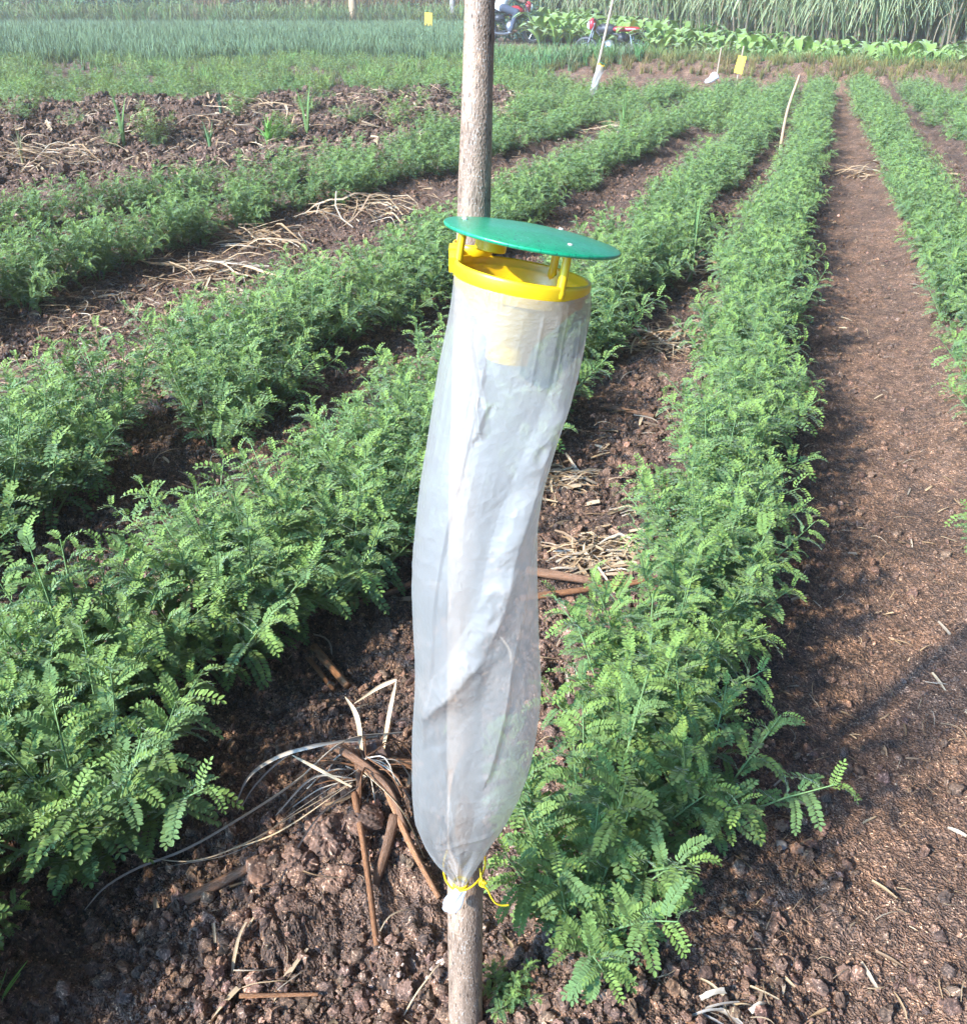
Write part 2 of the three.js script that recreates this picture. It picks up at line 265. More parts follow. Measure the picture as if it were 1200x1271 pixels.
for (let i = 0; i < 4; i++) {
  const sk = skeleton(10, .95), g = new THREE.Group(); g.name = 'chickpea_plant';
  for (const s of sk.stems) part('stem', stemTube(s), stemMat, g);
  for (const [m, y] of sk.fr) { const l = part('leaf', pick(y ? FRONDS[0].young : FRONDS[0].old), chickLeaf, g); m.decompose(l.position, l.quaternion, l.scale); }
  nearProto.push(g);
}
const merged = (sk, lv) => mergeGeometries(sk.fr.map(([m, y]) => pick(y ? FRONDS[lv].young : FRONDS[lv].old).clone().applyMatrix4(m)));
for (let i = 0; i < 6; i++) {
  const sk = skeleton(10, 1.0), g = new THREE.Group(); g.name = 'chickpea_plant';
  part('stem', mergeGeometries(sk.stems.map(stemTube)), stemMat, g).userData.kind = 'stuff'; part('foliage', merged(sk, 1), chickLeaf, g).userData.kind = 'stuff'; midProto.push(g);
}
for (let i = 0; i < 4; i++) farGeo.push(merged(skeleton(9, 1.0), 2));
{
  const spots = [];
  const start = { R: -.93, A: -.45, B: -1.5, C: -2.6, G: -4.2, D: -1.95, E: -4, F: -7, J: -9.5 }, end = { R: -15.4, A: -15.2, B: -15.4, C: -14.5, G: -13, D: -15.6, E: -15.5, F: -15.3, J: -15 };
  const where = { R: 'the row right of the bag', A: 'the row left of the bag', B: 'the second row left of the bag', C: 'the third row left of the bag', G: 'the row before the littered ridge', D: 'the row across the smooth right furrow', E: 'the far right row', F: 'the outermost right row', J: 'the row at the right edge of the field' };
  for (const k in start) for (let z = start[k]; z > end[k]; z -= rr(.085, .115) * (k === 'A' && z > -3 ? .68 : k === 'B' && z > -4 ? .8 : 1) * (1 + Math.max(0, -z - 5) * .03)) {
    const wide = ({ A: .2, B: .21, R: .10, D: .13, C: .16, G: .14, E: .22, F: .26, J: .2 }[k] || .10) * (z < -10.5 ? 1.1 : z < -5 ? .75 : z < -3 ? .9 : k === 'R' && z < -1.45 ? .8 : 1), x = rowX(ROWS[k], z) + rr(-wide, wide); if (k === 'G' && rnd() < .18) continue; if (k === 'D' && z > -2.2 && z < -2.02) continue;
    spots.push({ k, x, z, d: Math.hypot(x, z), where: (z > -2.3 ? 'in the near stretch of ' : z > -4.2 ? 'in the middle stretch of ' : 'in the farther stretch of ') + where[k], label: 'feathery chickpea plant ' + (z > -2.3 ? 'in the near stretch of ' : z > -4.2 ? 'in the middle stretch of ' : 'in the farther stretch of ') + where[k], s: rr(.9, 1.1) * (k === 'R' && z > -4 ? .95 : lerp(1.06, .84, smooth(-z, 3.4, 6.5))) * (k === 'D' || k === 'E' ? .95 : 1) });
  }
  // a few outliers: the low one across the furrow, the seedling by the stake
  const inView = (s) => s.z < -.5 && Math.abs(s.x) < 0.52 + 0.58 * -s.z;
  const list = spots.filter(inView).sort((a, b) => a.d - b.d); const farM = farGeo.map(() => [[], []]); let nn = 0;
  list.forEach((s, i) => {
    const y = macro(s.x, s.z) - .004, turn = rr(0, 6.28), near = i < 27;
    if (i < 290) { cloneOf(near ? nearProto[i % 4] : midProto[i % 6], s.x, y, s.z, turn, s.s, s.label, 'chickpea plants ' + s.where); return; }
    const k = i % 4; farM[k][0].push(M4(s.x, y, s.z, 0, turn, 0, s.s * rr(.95, 1.1))); const t = rr(.85, 1.15); farM[k][1].push(C(t, t, t)); nn++;
  });
  farGeo.forEach((g, i) => stuff('chickpea_rows', g, chickLeaf, ...farM[i], 'green chickpea rows running on to the far end of the field', 'chickpea crop'));
  const named = (o, l) => { o.userData.label = l; delete o.userData.group; };
  named(cloneOf(nearProto[1], 1.22, macro(1.22, -2.04), -2.04, 2, .5), 'small stray chickpea sprig at the right end of the smooth furrow');
  named(cloneOf(nearProto[2], .035, macro(.035, -.80), -.825, 1, .22), 'tiny chickpea seedling at the foot of the wooden stake');
  named(cloneOf(nearProto[3], -.71, macro(-.71, -.9), -.9, 4, .4), 'small chickpea sprig low at the left edge below the row');
}

// ------------------------------------------------------------------ the wooden stake
const barkMap = texture(256, 1024, (u, v, i, j) => {
  const s = wrapNoise(u, v, 12, 2), f = wrapNoise((u * 6) % 1, v, 48, 4), g = wrapNoise((u * 2) % 1, (v * 3) % 1, 64, 8), big = wrapNoise(u, v, 5, 21);
  let k = 0.57 + .12 * (s - .5) + .09 * (f - .5) + .12 * (g - .5) + .16 * (big - .5); let c = [k * 1.08, k * .89, k * .73];
  if (g > .86) c = [.68, .65, .60]; if (wrapNoise((u * 3) % 1, v, 40, 77) > .87) c = [.24, .17, .12]; if (wrapNoise(u, v, 24, 41) > .9) c = [.72, .58, .46]; return c.map((x) => clamp(x, 0, 1));
}, true, 1, 2.2);
const barkBump = texture(256, 1024, (u, v) => { const k = .15 * wrapNoise((u * 6) % 1, v, 48, 4) + .6 * wrapNoise((u * 2) % 1, (v * 3) % 1, 64, 8) + .2 * wrapNoise(u, v, 12, 2); return [k, k, k]; }, false, 1, 2.2);
const barkMat = new THREE.MeshStandardMaterial({ map: barkMap, bumpMap: barkBump, bumpScale: .0009, roughness: .66 });
{
  const t = thing('wooden_stake', 'tall grey-brown wooden stake with flecked bark standing in front', 'stake', -.0235, 0, -.802);
  const g = tube([V(0, -.12, .008), V(.0005, .1, -.006), V(.002, .35, -.022), V(.0035, .6, -.044), V(.009, .85, -.062), V(.0155, 1.05, -.077), V(.0205, 1.2, -.087), V(.024, 1.38, -.1), V(.03, 1.7, -.12)], (s) => lerp(.0222, .0108, smooth(s, .02, .98)) * (1 + .05 * (vnoise(s * 26, 3) - .5) + .10 * Math.exp(-(((s - .815) / .01) ** 2))), 28, 160);
  part('trunk', g, barkMat, t);
}

// ------------------------------------------------------------------ the funnel trap
const yellow = new THREE.MeshPhysicalMaterial({ color: C(.80, .50, .006), roughness: .38, clearcoat: .25, clearcoatRoughness: .3, side: THREE.DoubleSide });
function makeTrap() {
  const ox = .0336, oy = .999, oz = -.815, t = thing('funnel_trap', 'yellow insect funnel trap with green round lid and long clear bag on the wooden stake', 'insect trap', ox, oy, oz);
  const tilt = new THREE.Matrix4().makeRotationFromEuler(new THREE.Euler(-.075, 0, -.172)), bake = (g) => g.applyMatrix4(tilt);
  const lathe = (p, n = 72) => new THREE.LatheGeometry(p.map(([r, y]) => new THREE.Vector2(r, y)), n);
  // collar with a rolled lip, and the cone below it
  part('collar', bake(lathe([[.0540, -.019], [.0556, -.0195], [.0566, -.012], [.0583, -.0105], [.0586, -.002], [.0580, .0006], [.0563, .0010], [.0556, -.0006], [.0550, -.008], [.0540, -.019]])), yellow, t);
  part('funnel', bake(lathe([[.0548, -.006], [.0538, -.019], [.048, -.026], [.0215, -.060], [.0195, -.064], [.0190, -.077], [.0178, -.077], [.0182, -.064], [.0205, -.059], [.047, -.0245], [.0525, -.018], [.0535, -.006]])), yellow, t);
  // lid: a shallow green dome with a turned edge
  const lidMap = texture(512, 512, (u, v, i, j) => { const n = wrapNoise(u, v, 40, 3), s = wrapNoise(u, v, 120, 8); let c = [.05 + .05 * n, .56 + .05 * n, .37 + .05 * n]; if (s > .86) c = [.03, .40, .30]; const w = wrapNoise(u, v, 7, 19), f2 = wrapNoise(u, v, 210, 29); if (w > .62 && f2 > .45) c = c.map((q) => q * .8 + .12); if (s < .1 && n > .5) c = [.42, .66, .58]; if (f2 > .93) c = [.5, .55, .45]; if (f2 < .06) c = [.06, .3, .22]; return c; }, true);
  const lid = lathe([[.0725, -.0016], [.0739, -.0008], [.0742, .0006], [.0735, .0018], [.060, .0042], [.04, .0066], [.02, .008], [.0001, .0085]], 96); { const p = lid.attributes.position, uv = lid.attributes.uv; for (let i = 0; i < p.count; i++) uv.setXY(i, p.getX(i) * 6 + .5, p.getZ(i) * 6 + .5); }
  const under = lathe([[.0001, .0060], [.04, .0043], [.06, .0020], [.0725, -.0016]], 96); under.attributes.uv.array.fill(.5);
  part('lid', mergeGeometries([lid, under]).applyMatrix4(new THREE.Matrix4().makeTranslation(.0018, .0290, .0035)).applyMatrix4(tilt), new THREE.MeshPhysicalMaterial({ map: lidMap, roughness: .42, clearcoat: .5, clearcoatRoughness: .25, side: THREE.DoubleSide }), t);
  const posts = [[Math.PI, 1], [-1.02, 0], [1.02, 0]];
  for (const [a] of posts) {                         // posts from the collar to the lid
    const x = Math.cos(a) * .0555, z = -Math.sin(a) * .0555, g = lathe([[.0001, -.014], [.0022, -.0135], [.0026, -.009], [.0040, -.008], [.0042, -.004], [.0037, -.002], [.0034, .026], [.0040, .0285], [.0040, .0315]], 16).translate(x, 0, z);
    part('post', bake(g), yellow, t);
    const s = lathe([[.0001, .0018], [.0018, .0016], [.0024, .0006], [.0024, 0]], 12).translate(x, .0335, z); part('screw', bake(s), std(C(.5, .5, .42), .4), t);
  }
  // lure holder under the lid and the clip that grips the stake
  part('lure_cup', bake(lathe([[.0001, .009], [.0130, .009], [.0136, .010], [.0138, .0315]], 28).translate(-.030, 0, -.022)), yellow, t);
  { const g = new THREE.TorusGeometry(.0165, .0022, 10, 40).scale(1, 1, 2.6).rotateX(Math.PI / 2).translate(-.0430, .0085, -.052); const arm = new THREE.BoxGeometry(.010, .014, .020, 2, 2, 2).translate(-.0585, .006, -.038), arm2 = new THREE.BoxGeometry(.006, .012, .045).translate(-.0595, .006, -.02); part('clip', mergeGeometries([g.toNonIndexed(), arm.toNonIndexed(), arm2.toNonIndexed()]), yellow, t); }
  // the bag: [height, centre x, half width, centre z]
  const P = [[.9934, .0334, .0572, -.815], [.9768, .0326, .0588, -.8128], [.9565, .0289, .0593, -.8101], [.9219, .0221, .0607, -.8056], [.8862, .015, .0598, -.8012], [.8494, .0069, .0582, -.7967], [.8113, -.0011, .057, -.7923], [.7719, -.006, .0568, -.7878], [.7301, -.008, .059, -.785], [.6847, -.0078, .0608, -.785], [.6373, -.0064, .0622, -.785], [.5875, -.0053, .0641, -.785], [.5352, -.008, .064, -.785], [.4803, -.0142, .0614, -.785], [.4225, -.0225, .0533, -.785], [.374, -.0292, .0382, -.785], [.345, -.0293, .026, -.785], [.322, -.0268, .013, -.782], [.308, -.0262, .0062, -.778]];
  P.forEach((p, i) => { const k = clamp((i - 1.5) / 8.5, 0, 1) * (1 - smooth(i, 12, 16)); p[3] += .042 * k; p[2] *= 1 - .05 * k; p[1] *= 1 - .04 * k; p[0] = lerp(p[0], 1.2 + (p[0] - 1.2) * (1 - .05), k); });
  const curve = (k) => (v) => { const q = v * (P.length - 1), i = clamp(Math.floor(q), 0, P.length - 2), f = q - i, a = P[Math.max(0, i - 1)][k], b = P[i][k], c = P[i + 1][k], d = P[Math.min(P.length - 1, i + 2)][k]; return .5 * (2 * b + (c - a) * f + (2 * a - 5 * b + 4 * c - d) * f * f + (3 * b - a - 3 * c + d) * f * f * f); };
  const fy = curve(0), fx = curve(1), fa = curve(2), fz = curve(3);
  const rows = 500, cols = 380, pos = [], uv = [], idx = [];
  // creases: [points (s across -1..1, height), half width, height above the sheet, front]
  const creases = [
    { p: [[.95, .955], [.86, .90], [.72, .845], [.58, .79], [.42, .735], [.12, .69], [-.40, .645], [-.85, .60]], up: .020, dn: .028, h: .0062 },
    { p: [[-.38, .93], [-.42, .84], [-.58, .75], [-.70, .66], [-.80, .57]], up: .006, dn: .003, h: .0013 },
    { p: [[.92, .80], [.72, .72], [.50, .66], [.36, .60], [.24, .54]], up: .020, dn: .004, h: .0030 },
    { p: [[-.60, .955], [-.25, .905], [-.32, .88]], up: .010, dn: .004, h: .0022 },
    { p: [[-.38, .905], [-.28, .885]], up: .009, dn: .003, h: .0032 },
    { p: [[-.15, .505], [.25, .505], [.8, .50]], up: .004, dn: .004, h: .0006 },
    { p: [[-.55, .57], [-.35, .52], [-.2, .47], [-.4, .42]], up: .010, dn: .010, h: .0014 },
    { p: [[-.5, .40], [.0, .425], [.6, .44]], up: .010, dn: .006, h: .0022 },
    { p: [[-.3, .38], [.2, .41], [.5, .40]], up: .006, dn: .004, h: .0018 },
  ];
  const bandAt = [[.955, .048], [.90, .052], [.845, .038], [.79, .028], [.735, .016], [.69, .0], [.645, -.026], [.60, -.052]];   // the wrinkled fold that catches the sun
  const bandX = (y) => { let i = 0; while (i < bandAt.length - 2 && y < bandAt[i + 1][0]) i++; const [y0, x0] = bandAt[i], [y1, x1] = bandAt[i + 1]; return lerp(x0, x1, (y - y0) / (y1 - y0)); };
  const crease = (c, s, y, a) => {                  // signed distance (in metres on the sheet) to the polyline; above it up-flank, below it down-flank
    let best = 1e9, sg = 1; for (let i = 0; i < c.p.length - 1; i++) { const [x0, y0] = c.p[i], [x1, y1] = c.p[i + 1], dx = (x1 - x0) * a, dy = y1 - y0, px = (s - x0) * a, py = y - y0, t = clamp((px * dx + py * dy) / (dx * dx + dy * dy), 0, 1), ex = px - t * dx, ey = py - t * dy, d = Math.hypot(ex, ey); if (d < best) { best = d; sg = (dx * py - dy * px) * (dx < 0 ? -1 : 1); } }
    const w = sg > 0 ? c.up : c.dn; return best < w ? c.h * (1 - best / w) * (1 - .35 * best / w) : 0;
  };
  for (let j = 0; j <= rows; j++) {
    const v = j / rows, y0 = fy(v), a = fa(v), cx = fx(v), cz = fz(v), mid = smooth(v, .06, .3), low = smooth(v, .70, .93);
    const b = lerp(.0575, Math.min(Math.sqrt(Math.max(.0063 - a * a, .0001)), a * .98) * .86, mid) * (1 - smooth(v, .84, 1)) + a * .8 * smooth(v, .84, 1);
    for (let i = 0; i <= cols; i++) {
      const u = i / cols * Math.PI * 2, cu = Math.cos(u), su = Math.sin(u), e = lerp(1, .9, mid);
      let x = Math.sign(cu) * Math.pow(Math.abs(cu), e) * a, z = Math.sign(su) * Math.pow(Math.abs(su), e) * b, d = 0; const s = x / a;
      if (su > 0) for (const c of creases) d += crease(c, s, y0, a) * (1 - low) * smooth(su, .12, .75);
      const crk = (q, f) => Math.abs(vnoise(q * f + 9, y0 * f * 22) - .5) * 2;
      const off = x - bandX(y0), band = (su > 0 ? smooth(su, .25, .7) : 0) * Math.exp(-((off / .013) ** 2)) * smooth(y0, .595, .63) * (1 - smooth(y0, .90, .94));
      const al = x * .45 + y0 * .89 + .006 * vnoise(x * 60, y0 * 60), ac = -x * .89 + y0 * .45 + .008 * vnoise(x * 45 + 7, y0 * 45), rid = (f, g2, q) => 1 - Math.abs(vnoise(al * f + q, ac * g2 + q * 2) * 2 - 1);
      const crum = .0042 * rid(24, 62, 3) + .0020 * rid(52, 120, 8) + .0008 * rid(120, 230, 5), patch = smooth(vnoise(al * 26 + 4, ac * 30), .25, .6);
      d += mid * (1 - low) * (.0016 * (vnoise(s * 2.3 + 4, y0 * 14) - .5) * 2 + (band * (.35 + .65 * patch) + .09 * patch * smooth(su, 0, .4)) * crum + .0006 * (1 - crk(s, 3)) * vnoise(s * 5, y0 * 40) - .0016 * su * (s > .0 ? 1 : 0) * s);
      const ct = (f, q) => 1 - Math.abs(Math.sin(u * f + q + 2 * Math.sin(u * 3) + 9 * (x * x))); d += (1 - smooth(v, .1, .42)) * smooth(v, .0, .04) * (.0012 * ct(9, 0) ** 3 + .0006 * ct(14, 2) ** 4) * smooth(vnoise(u * 3, v * 9), .35, .8);
      // gathers towards the tie
      const pl = Math.abs(((u / (Math.PI * 2) * 11 + .35 * Math.sin(y0 * 30 + u * 2)) % 1 + 1) % 1 - .5) * 2;
      const rr0 = 1 + low * (.34 * (pl - .5)) * smooth(v, .74, .95); x *= rr0; z *= rr0;
      const n = V(cu / a, 0, su / Math.max(b, .001)).normalize(), tl = 1 - smooth(v, 0, .16);
      const y = y0 + tl * (-.172 * (x) + .075 * z) + low * .004 * (vnoise(u * 4, v * 9) - .5);
      pos.push(cx + x + n.x * d - ox, y - oy, cz + z + n.z * d - oz); uv.push(i / cols * 3, v * 6);
    }
  }
  for (let j = 0; j < rows; j++) for (let i = 0; i < cols; i++) { const p = j * (cols + 1) + i, q = p + cols + 1; idx.push(p, p + 1, q, p + 1, q + 1, q); }
  const g = geoFrom(pos, idx, uv);
  const crumple = texture(512, 512, (u, v) => { const r = (f, s) => 1 - Math.abs(wrapNoise(u, v, f, s) - .5) * 2; const k = .5 * r(9, 3) + .25 * r(22, 5) + .15 * wrapNoise(u, v, 60, 4) + .1 * wrapNoise(u, v, 160, 6); return [k, k, k]; }, false);
  const film = new THREE.MeshPhysicalMaterial({ color: C(.55, .52, .465), roughness: .52, transmission: .50, thickness: 0, transparent: true, opacity: .60, clearcoat: 1, clearcoatRoughness: .28, ior: 1.5, side: THREE.DoubleSide, bumpMap: crumple, bumpScale: .0010 });
  const bag = part('collecting_bag', g, film, t);
  // knotted tail of the bag below the tie
  { const tail = lathe([[.0058, .012], [.0066, .004], [.0092, -.004], [.0105, -.012], [.0098, -.020], [.0060, -.025], [.0001, -.026]], 24), p = tail.attributes.position; for (let i = 0; i < p.count; i++) { const A = Math.atan2(p.getZ(i), p.getX(i)), k = 1 + .18 * Math.sin(A * 4 + p.getY(i) * 90); p.setXYZ(i, p.getX(i) * k, p.getY(i), p.getZ(i) * .55 * k); } tail.computeVertexNormals(); tail.rotateZ(-.42).translate(-.0305 - ox, .296 - oy, -.771 - oz); part('bag_tail', tail, new THREE.MeshPhysicalMaterial({ color: C(.86, .87, .9), roughness: .6, transmission: .35, thickness: 0, clearcoat: 1, clearcoatRoughness: .2, side: THREE.DoubleSide }), bag); }
  // yellow string round the neck of the bag and the stake
  const str = [];
  for (let k = 0; k <= 30; k++) { const A = k / 30 * Math.PI * 2 + .4, rx = .0245, rz = .038; str.push(V(-.0222 + Math.cos(A) * rx, .309 + .004 * Math.cos(A) + .002 * Math.sin(2 * A), -.807 + Math.sin(A) * rz)); }
  const neck = []; for (let k = 0; k <= 26; k++) { const A = k / 13 * Math.PI * 2; neck.push(V(-.0262 + Math.cos(A) * .0078, .307 + k * .0002, -.778 + Math.sin(A) * .0075)); }
  const loose = [[-.004, .334, -.778], [-.002, .322, -.772], [-.001, .316, -.770], [.004, .312, -.768], [.009, .302, -.765], [.014, .294, -.764], [.021, .289, -.765], [.029, .287, -.767]].map((p) => V(...p));
  const knot = new THREE.TorusKnotGeometry(.003, .0014, 40, 6, 2, 3).translate(-.001, .317, -.772);
  part('tie_string', mergeGeometries([tube(str, .0012, 6, 60), tube(neck, .0014, 6, 60), tube(loose, .0012, 6, 40), (() => { const k = knot.clone(); return k; })()].map((q) => q.toNonIndexed().translate(-ox, -oy, -oz))), new THREE.MeshStandardMaterial({ color: C(.75, .50, .01), roughness: .6 }), t);
  return t;
}
const trap = makeTrap();

// ------------------------------------------------------------------ dry cane trash
const strawCols = [C(.42, .28, .15), C(.34, .21, .105), C(.48, .34, .2), C(.27, .17, .095), C(.38, .29, .2)];
const strawMat = std(0xffffff, .75, { vertexColors: true });
function strawBit(L, w, curl, sd) { const s = seed; seed = sd; const a = rr(-1, 1) * curl, b = rr(-1, 1) * curl, pts = []; for (let i = 0; i <= 4; i++) { const t = i / 4 - .5; pts.push(V(L * t, L * .12 * curl * (1 - 4 * t * t) + L * .1 * rr(0, 1) * curl, L * (a * t * t + b * t * t * t))); } const g = tint(blade(pts, (t) => w * (1 - .6 * Math.abs(t - .5)), V(0, 0, 1), 6, .5, rr(-2, 2)), C(1, 1, 1)); seed = s; return g; }
{
  const geos = [strawBit(1, .07, .5, 5), strawBit(1, .05, 1, 8), strawBit(1, .13, .3, 13), strawBit(1, .035, 1.6, 21), strawBit(1, .22, .2, 34)], L = geos.map(() => [[], []]);
  for (let n = 0; n < 26000; n++) {
    const far = rnd() < .45, z = far ? -4 - 12 * rnd() : -0.7 - 4.5 * Math.pow(rnd(), 1.3), x = (rnd() * 2 - 1) * (0.35 + 0.53 * -z);
    const r = roughAt(x, z), inF1 = x > rowX(ROWS.A, z) && x < rowX(ROWS.R, z), ridge = Math.exp(-(((z - leftRidge(x) - .3) / 1.9) ** 2)) * (1 - smooth(x, -.5, 1.5)), pa = fbm(x * 2 + 77, z * 2, 3), cd = x < rowX(ROWS.B, z) && x > rowX(ROWS.C, z);
    let p = r < .9 ? .16 : (inF1 ? .75 * smooth(pa, .35, .6) + .06 : .22 * smooth(pa, .4, .6)); if (cd && z < -3.2) p = 1 * smooth(pa, .3, .5); p = Math.max(p, ridge * smooth(pa, .3, .55)); if (rowNear(x, z) < .12) p *= .25; if (z > -1.6 && x < .1) p *= .35;
    if (rnd() > p) continue; const k = Math.floor(rnd() * 5), l = (r < .9 ? rr(.012, .05) : rr(.015, .10)) * (1 + .045 * -z) * (k === 4 ? .6 : 1), c = pick(strawCols).clone().multiplyScalar(rr(.6, 1.15));
    L[k][0].push(M4(x, ground(x, z) + .004, z, rr(-.3, .3), rr(0, 6.28), rr(-.35, .35), l)); L[k][1].push(c);
  }
  for (let n = 0; n < 7500; n++) {
    const x = rr(-7.5, .8), z = leftRidge(x) + rr(-3.2, 2.4), pa = fbm(x * 1.3 + 7, z * 1.3, 3); if (z > -6.5 || rowNear(x, z) < .25 || rnd() > smooth(pa, .32, .55)) continue;
    const k = Math.floor(rnd() * 5), l = rr(.06, .26) * (k === 4 ? .6 : 1); L[k][0].push(M4(x, ground(x, z) + .012, z, rr(-.5, .5), rr(0, 6.28), rr(-.5, .5), l)); L[k][1].push(pick(strawCols).clone().multiplyScalar(rr(.55, 1.2)));
  }
  geos.forEach((g, i) => stuff('straw_litter', g, strawMat, ...L[i], 'dry tan cane trash scattered thinly over the soil', 'straw'));
  // heaps of trash
  const heap = (x, z, r, n, l, label, loop) => {
    const t = thing('straw_heap', label, 'straw heap', x, 0, z); const gs = [];
    for (let i = 0; i < n; i++) { const a = rr(0, 6.28), q = r * Math.sqrt(rnd()), px = Math.cos(a) * q * 1.3, pz = Math.sin(a) * q; const g = strawBit(rr(.5, 1.3) * l, rr(.0025, .009) * (l > .25 ? 1.6 : 1), loop ? rr(.6, 1.8) : rr(.3, 1), 1000 + i * 3 + Math.floor(x * 90)); tint(g, pick(strawCols).clone().multiplyScalar(rr(.7, 1.25))); g.applyMatrix4(M4(px, macro(x + px, z + pz) + .012 + rnd() * r * .35 * (1 - q / r), pz, rr(-.4, .4), rr(-.8, .8) + (rnd() < .3 ? 1.5 : 0), rr(-.3, .3), 1)); gs.push(g); }
    part('straw', mergeGeometries(gs), strawMat, t).userData.kind = 'stuff';
  };
  heap(.73, -3.62, .16, 80, .2, 'flat tangle of pale dry straw midway along the littered furrow');
  heap(.29, -1.98, .085, 110, .13, 'tight brown nest of dry roots and straw beside the lower bag', true);
  heap(.23, -2.42, .08, 60, .14, 'loose bundle of tan straw behind the middle of the bag');
  heap(.98, -4.75, .2, 50, .3, 'broad pale cane leaves lying by the green shoot');
  heap(-1.36, -4.75, .2, 60, .3, 'pale dry cane leaves between the left rows at the edge');
  heap(-1.2, -5.4, .22, 60, .3, 'small pile of cane trash farther along the left furrow');
  heap(-.66, -6.1, .28, 46, .4, 'curled cane leaves arching over the left furrow near the stake', true);
  heap(-3.5, -8.3, .35, 60, .45, 'looped dry cane leaves in front of the littered ridge', true);
  heap(-2.2, -9.9, .5, 70, .4, 'pile of pale trash on the crest of the left ridge');
  heap(.35, -7.3, .3, 40, .3, 'trash beside the far rows right of the stake');
  heap(.25, -10.6, .4, 60, .35, 'brown trash patch in the weeds left of the far trap');
  heap(1.3, -10.2, .35, 50, .35, 'trash patch below the far trap');
  heap(3.2, -7.9, .3, 50, .3, 'trash in the furrow by the bare leaning stick');
}
// sticks, each a thing
{
  const stickMat = (c) => std(c.multiplyScalar(2.6), .8, { map: barkMap, bumpMap: barkBump, bumpScale: .0015 }), woodA = stickMat(C(.30, .19, .11)), woodB = stickMat(C(.4, .27, .17)), woodG = stickMat(C(.24, .18, .14));
  const stick = (pts, r, m, label, name = 'dry_stick', cat = 'stick') => { const o = pts[0], g = tube(pts.map((p) => p.clone().sub(o)), (t) => r * (1 - .25 * t) * (1 + .12 * (vnoise(t * 9, r * 999) - .5)), 8, 12); const s = new THREE.Mesh(g, m); s.name = numbered(name); s.castShadow = s.receiveShadow = true; s.position.copy(o); scene.add(s); tag(s, label, cat); };
  const on = (x, z, h = .01) => V(x, macro(x, z) + h, z);
  stick([on(-.204, -1.144, .05), on(-.178, -1.048, .03), on(-.151, -.923, .012)], .0056, woodA, 'jointed brown cane stick pointing down from the stubble toward the viewer');
  stick([on(-.156, -1.161, .05), on(-.113, -1.079, .03), on(-.066, -1.003, .012)], .006, woodB, 'pale split stick running from the stubble to the foot of the stake');
  stick([on(-.139, -1.12, .035), on(-.15, -1.07, .02), on(-.163, -1.02, .012)], .009, woodG, 'dark weathered stick leaning right of the brown jointed stick');
  stick([on(-.35, -1.635, .012), on(-.264, -1.507, .02)], .010, woodB, 'short thick broken stick on soil below the left row');
  stick([on(-.37, -1.62, .012), on(-.29, -1.50, .015)], .006, woodA, 'thin short stick beside the thick broken stick');
  stick([on(-.443, -1.001, .015), on(-.342, -1.05, .03)], .009, woodG, 'grey weathered stick end among clods left of the stubble');
  stick([on(-.06, -1.30, .03), on(.03, -1.30, .03)], .01, woodB, 'level brown stick going behind the lower bag');
  stick([on(-.329, -.849, .012), on(-.223, -.849, .014)], .0034, woodB, 'thin pale straw stem lying near the bottom edge');
  stick([on(.40, -3.0, .02), on(.55, -2.9, .02)], .009, woodG, 'dark cane stick across the furrow right of the upper bag');
  stick([on(.10, -1.92, .03), on(.27, -1.86, .03)], .012, woodG, 'thick brown cane stump lying behind the bag');
  stick([on(.08, -1.80, .03), on(.40, -1.86, .02)], .008, woodA, 'long brown stick lying under the nest of straw');
  stick([on(-.05, -2.0, .04), on(-.17, -1.85, .03), on(-.3, -1.78, .01)], .008, woodG, 'dark stick under the left row reaching to the bag');
  stick([on(.26, -.80, .006), on(.33, -.79, .012)], .006, woodB, 'split pale stick at the bottom right of the soil');
  // bare leaning stick among the rows
  stick([V(2.53, 0, -8.75), V(2.56, .38, -8.79), V(2.64, .66, -8.85)], .014, std(C(.42, .28, .16), .8), 'bare pale stick leaning among the far rows', 'leaning_stick', 'stick');
  // stubble with long dry leaves
  const t = thing('cane_stubble', 'uprooted dry cane stubble with long trailing leaves left of the stake', 'cane stubble', 0, 0, 0);
  const up = (p) => V(p[0], p[1] + macro(p[0], p[2]) + .006, p[2]), L = (pts) => pts.map(up);
  const st = lumpGeo(8, 81, .5, .8); st.scale(.032, .035, .03); part('stump', st, std(C(.13, .08, .06), .9), t).position.copy(up([-.188, .03, -1.25]));
  const dry = (c) => std(c, .7), A = dry(C(.46, .38, .29)), B = dry(C(.55, .40, .24)), G = dry(C(.36, .31, .26));
  const lf = (pts, w, m, side = V(0, 1, 0), tw = 0) => part('dry_leaf', blade(L(pts), (q) => .62 * w * Math.pow(Math.max(.02, Math.sin(Math.PI * (.2 + .78 * q))), .7), side, 30, .45, tw), m, t);
  lf([[-.137, .08, -1.271], [-.226, .09, -1.22], [-.297, .07, -1.158], [-.383, .045, -1.123], [-.465, .025, -1.084], [-.533, .014, -1.056], [-.57, .012, -1.018], [-.587, .004, -.985]], .017, A, V(.3, .8, .6), .5);
  lf([[-.176, .08, -1.251], [-.262, .10, -1.2], [-.339, .08, -1.212], [-.388, .05, -1.206], [-.408, .015, -1.182]], .012, A, V(.2, .9, .3), .8);
  lf([[-.18, .07, -1.25], [-.30, .085, -1.22], [-.37, .05, -1.19], [-.40, .015, -1.16]], .008, G, V(.2, .9, .3), .5);
  lf([[-.208, .05, -1.161], [-.292, .045, -1.114], [-.364, .03, -1.087], [-.448, .02, -1.065], [-.554, .012, -1.083]], .008, B, V(0, .6, .8), 1);
  lf([[-.2, .06, -1.18], [-.3, .04, -1.12], [-.38, .02, -1.08], [-.5, .015, -1.055]], .006, A, V(0, .6, .8), .6);
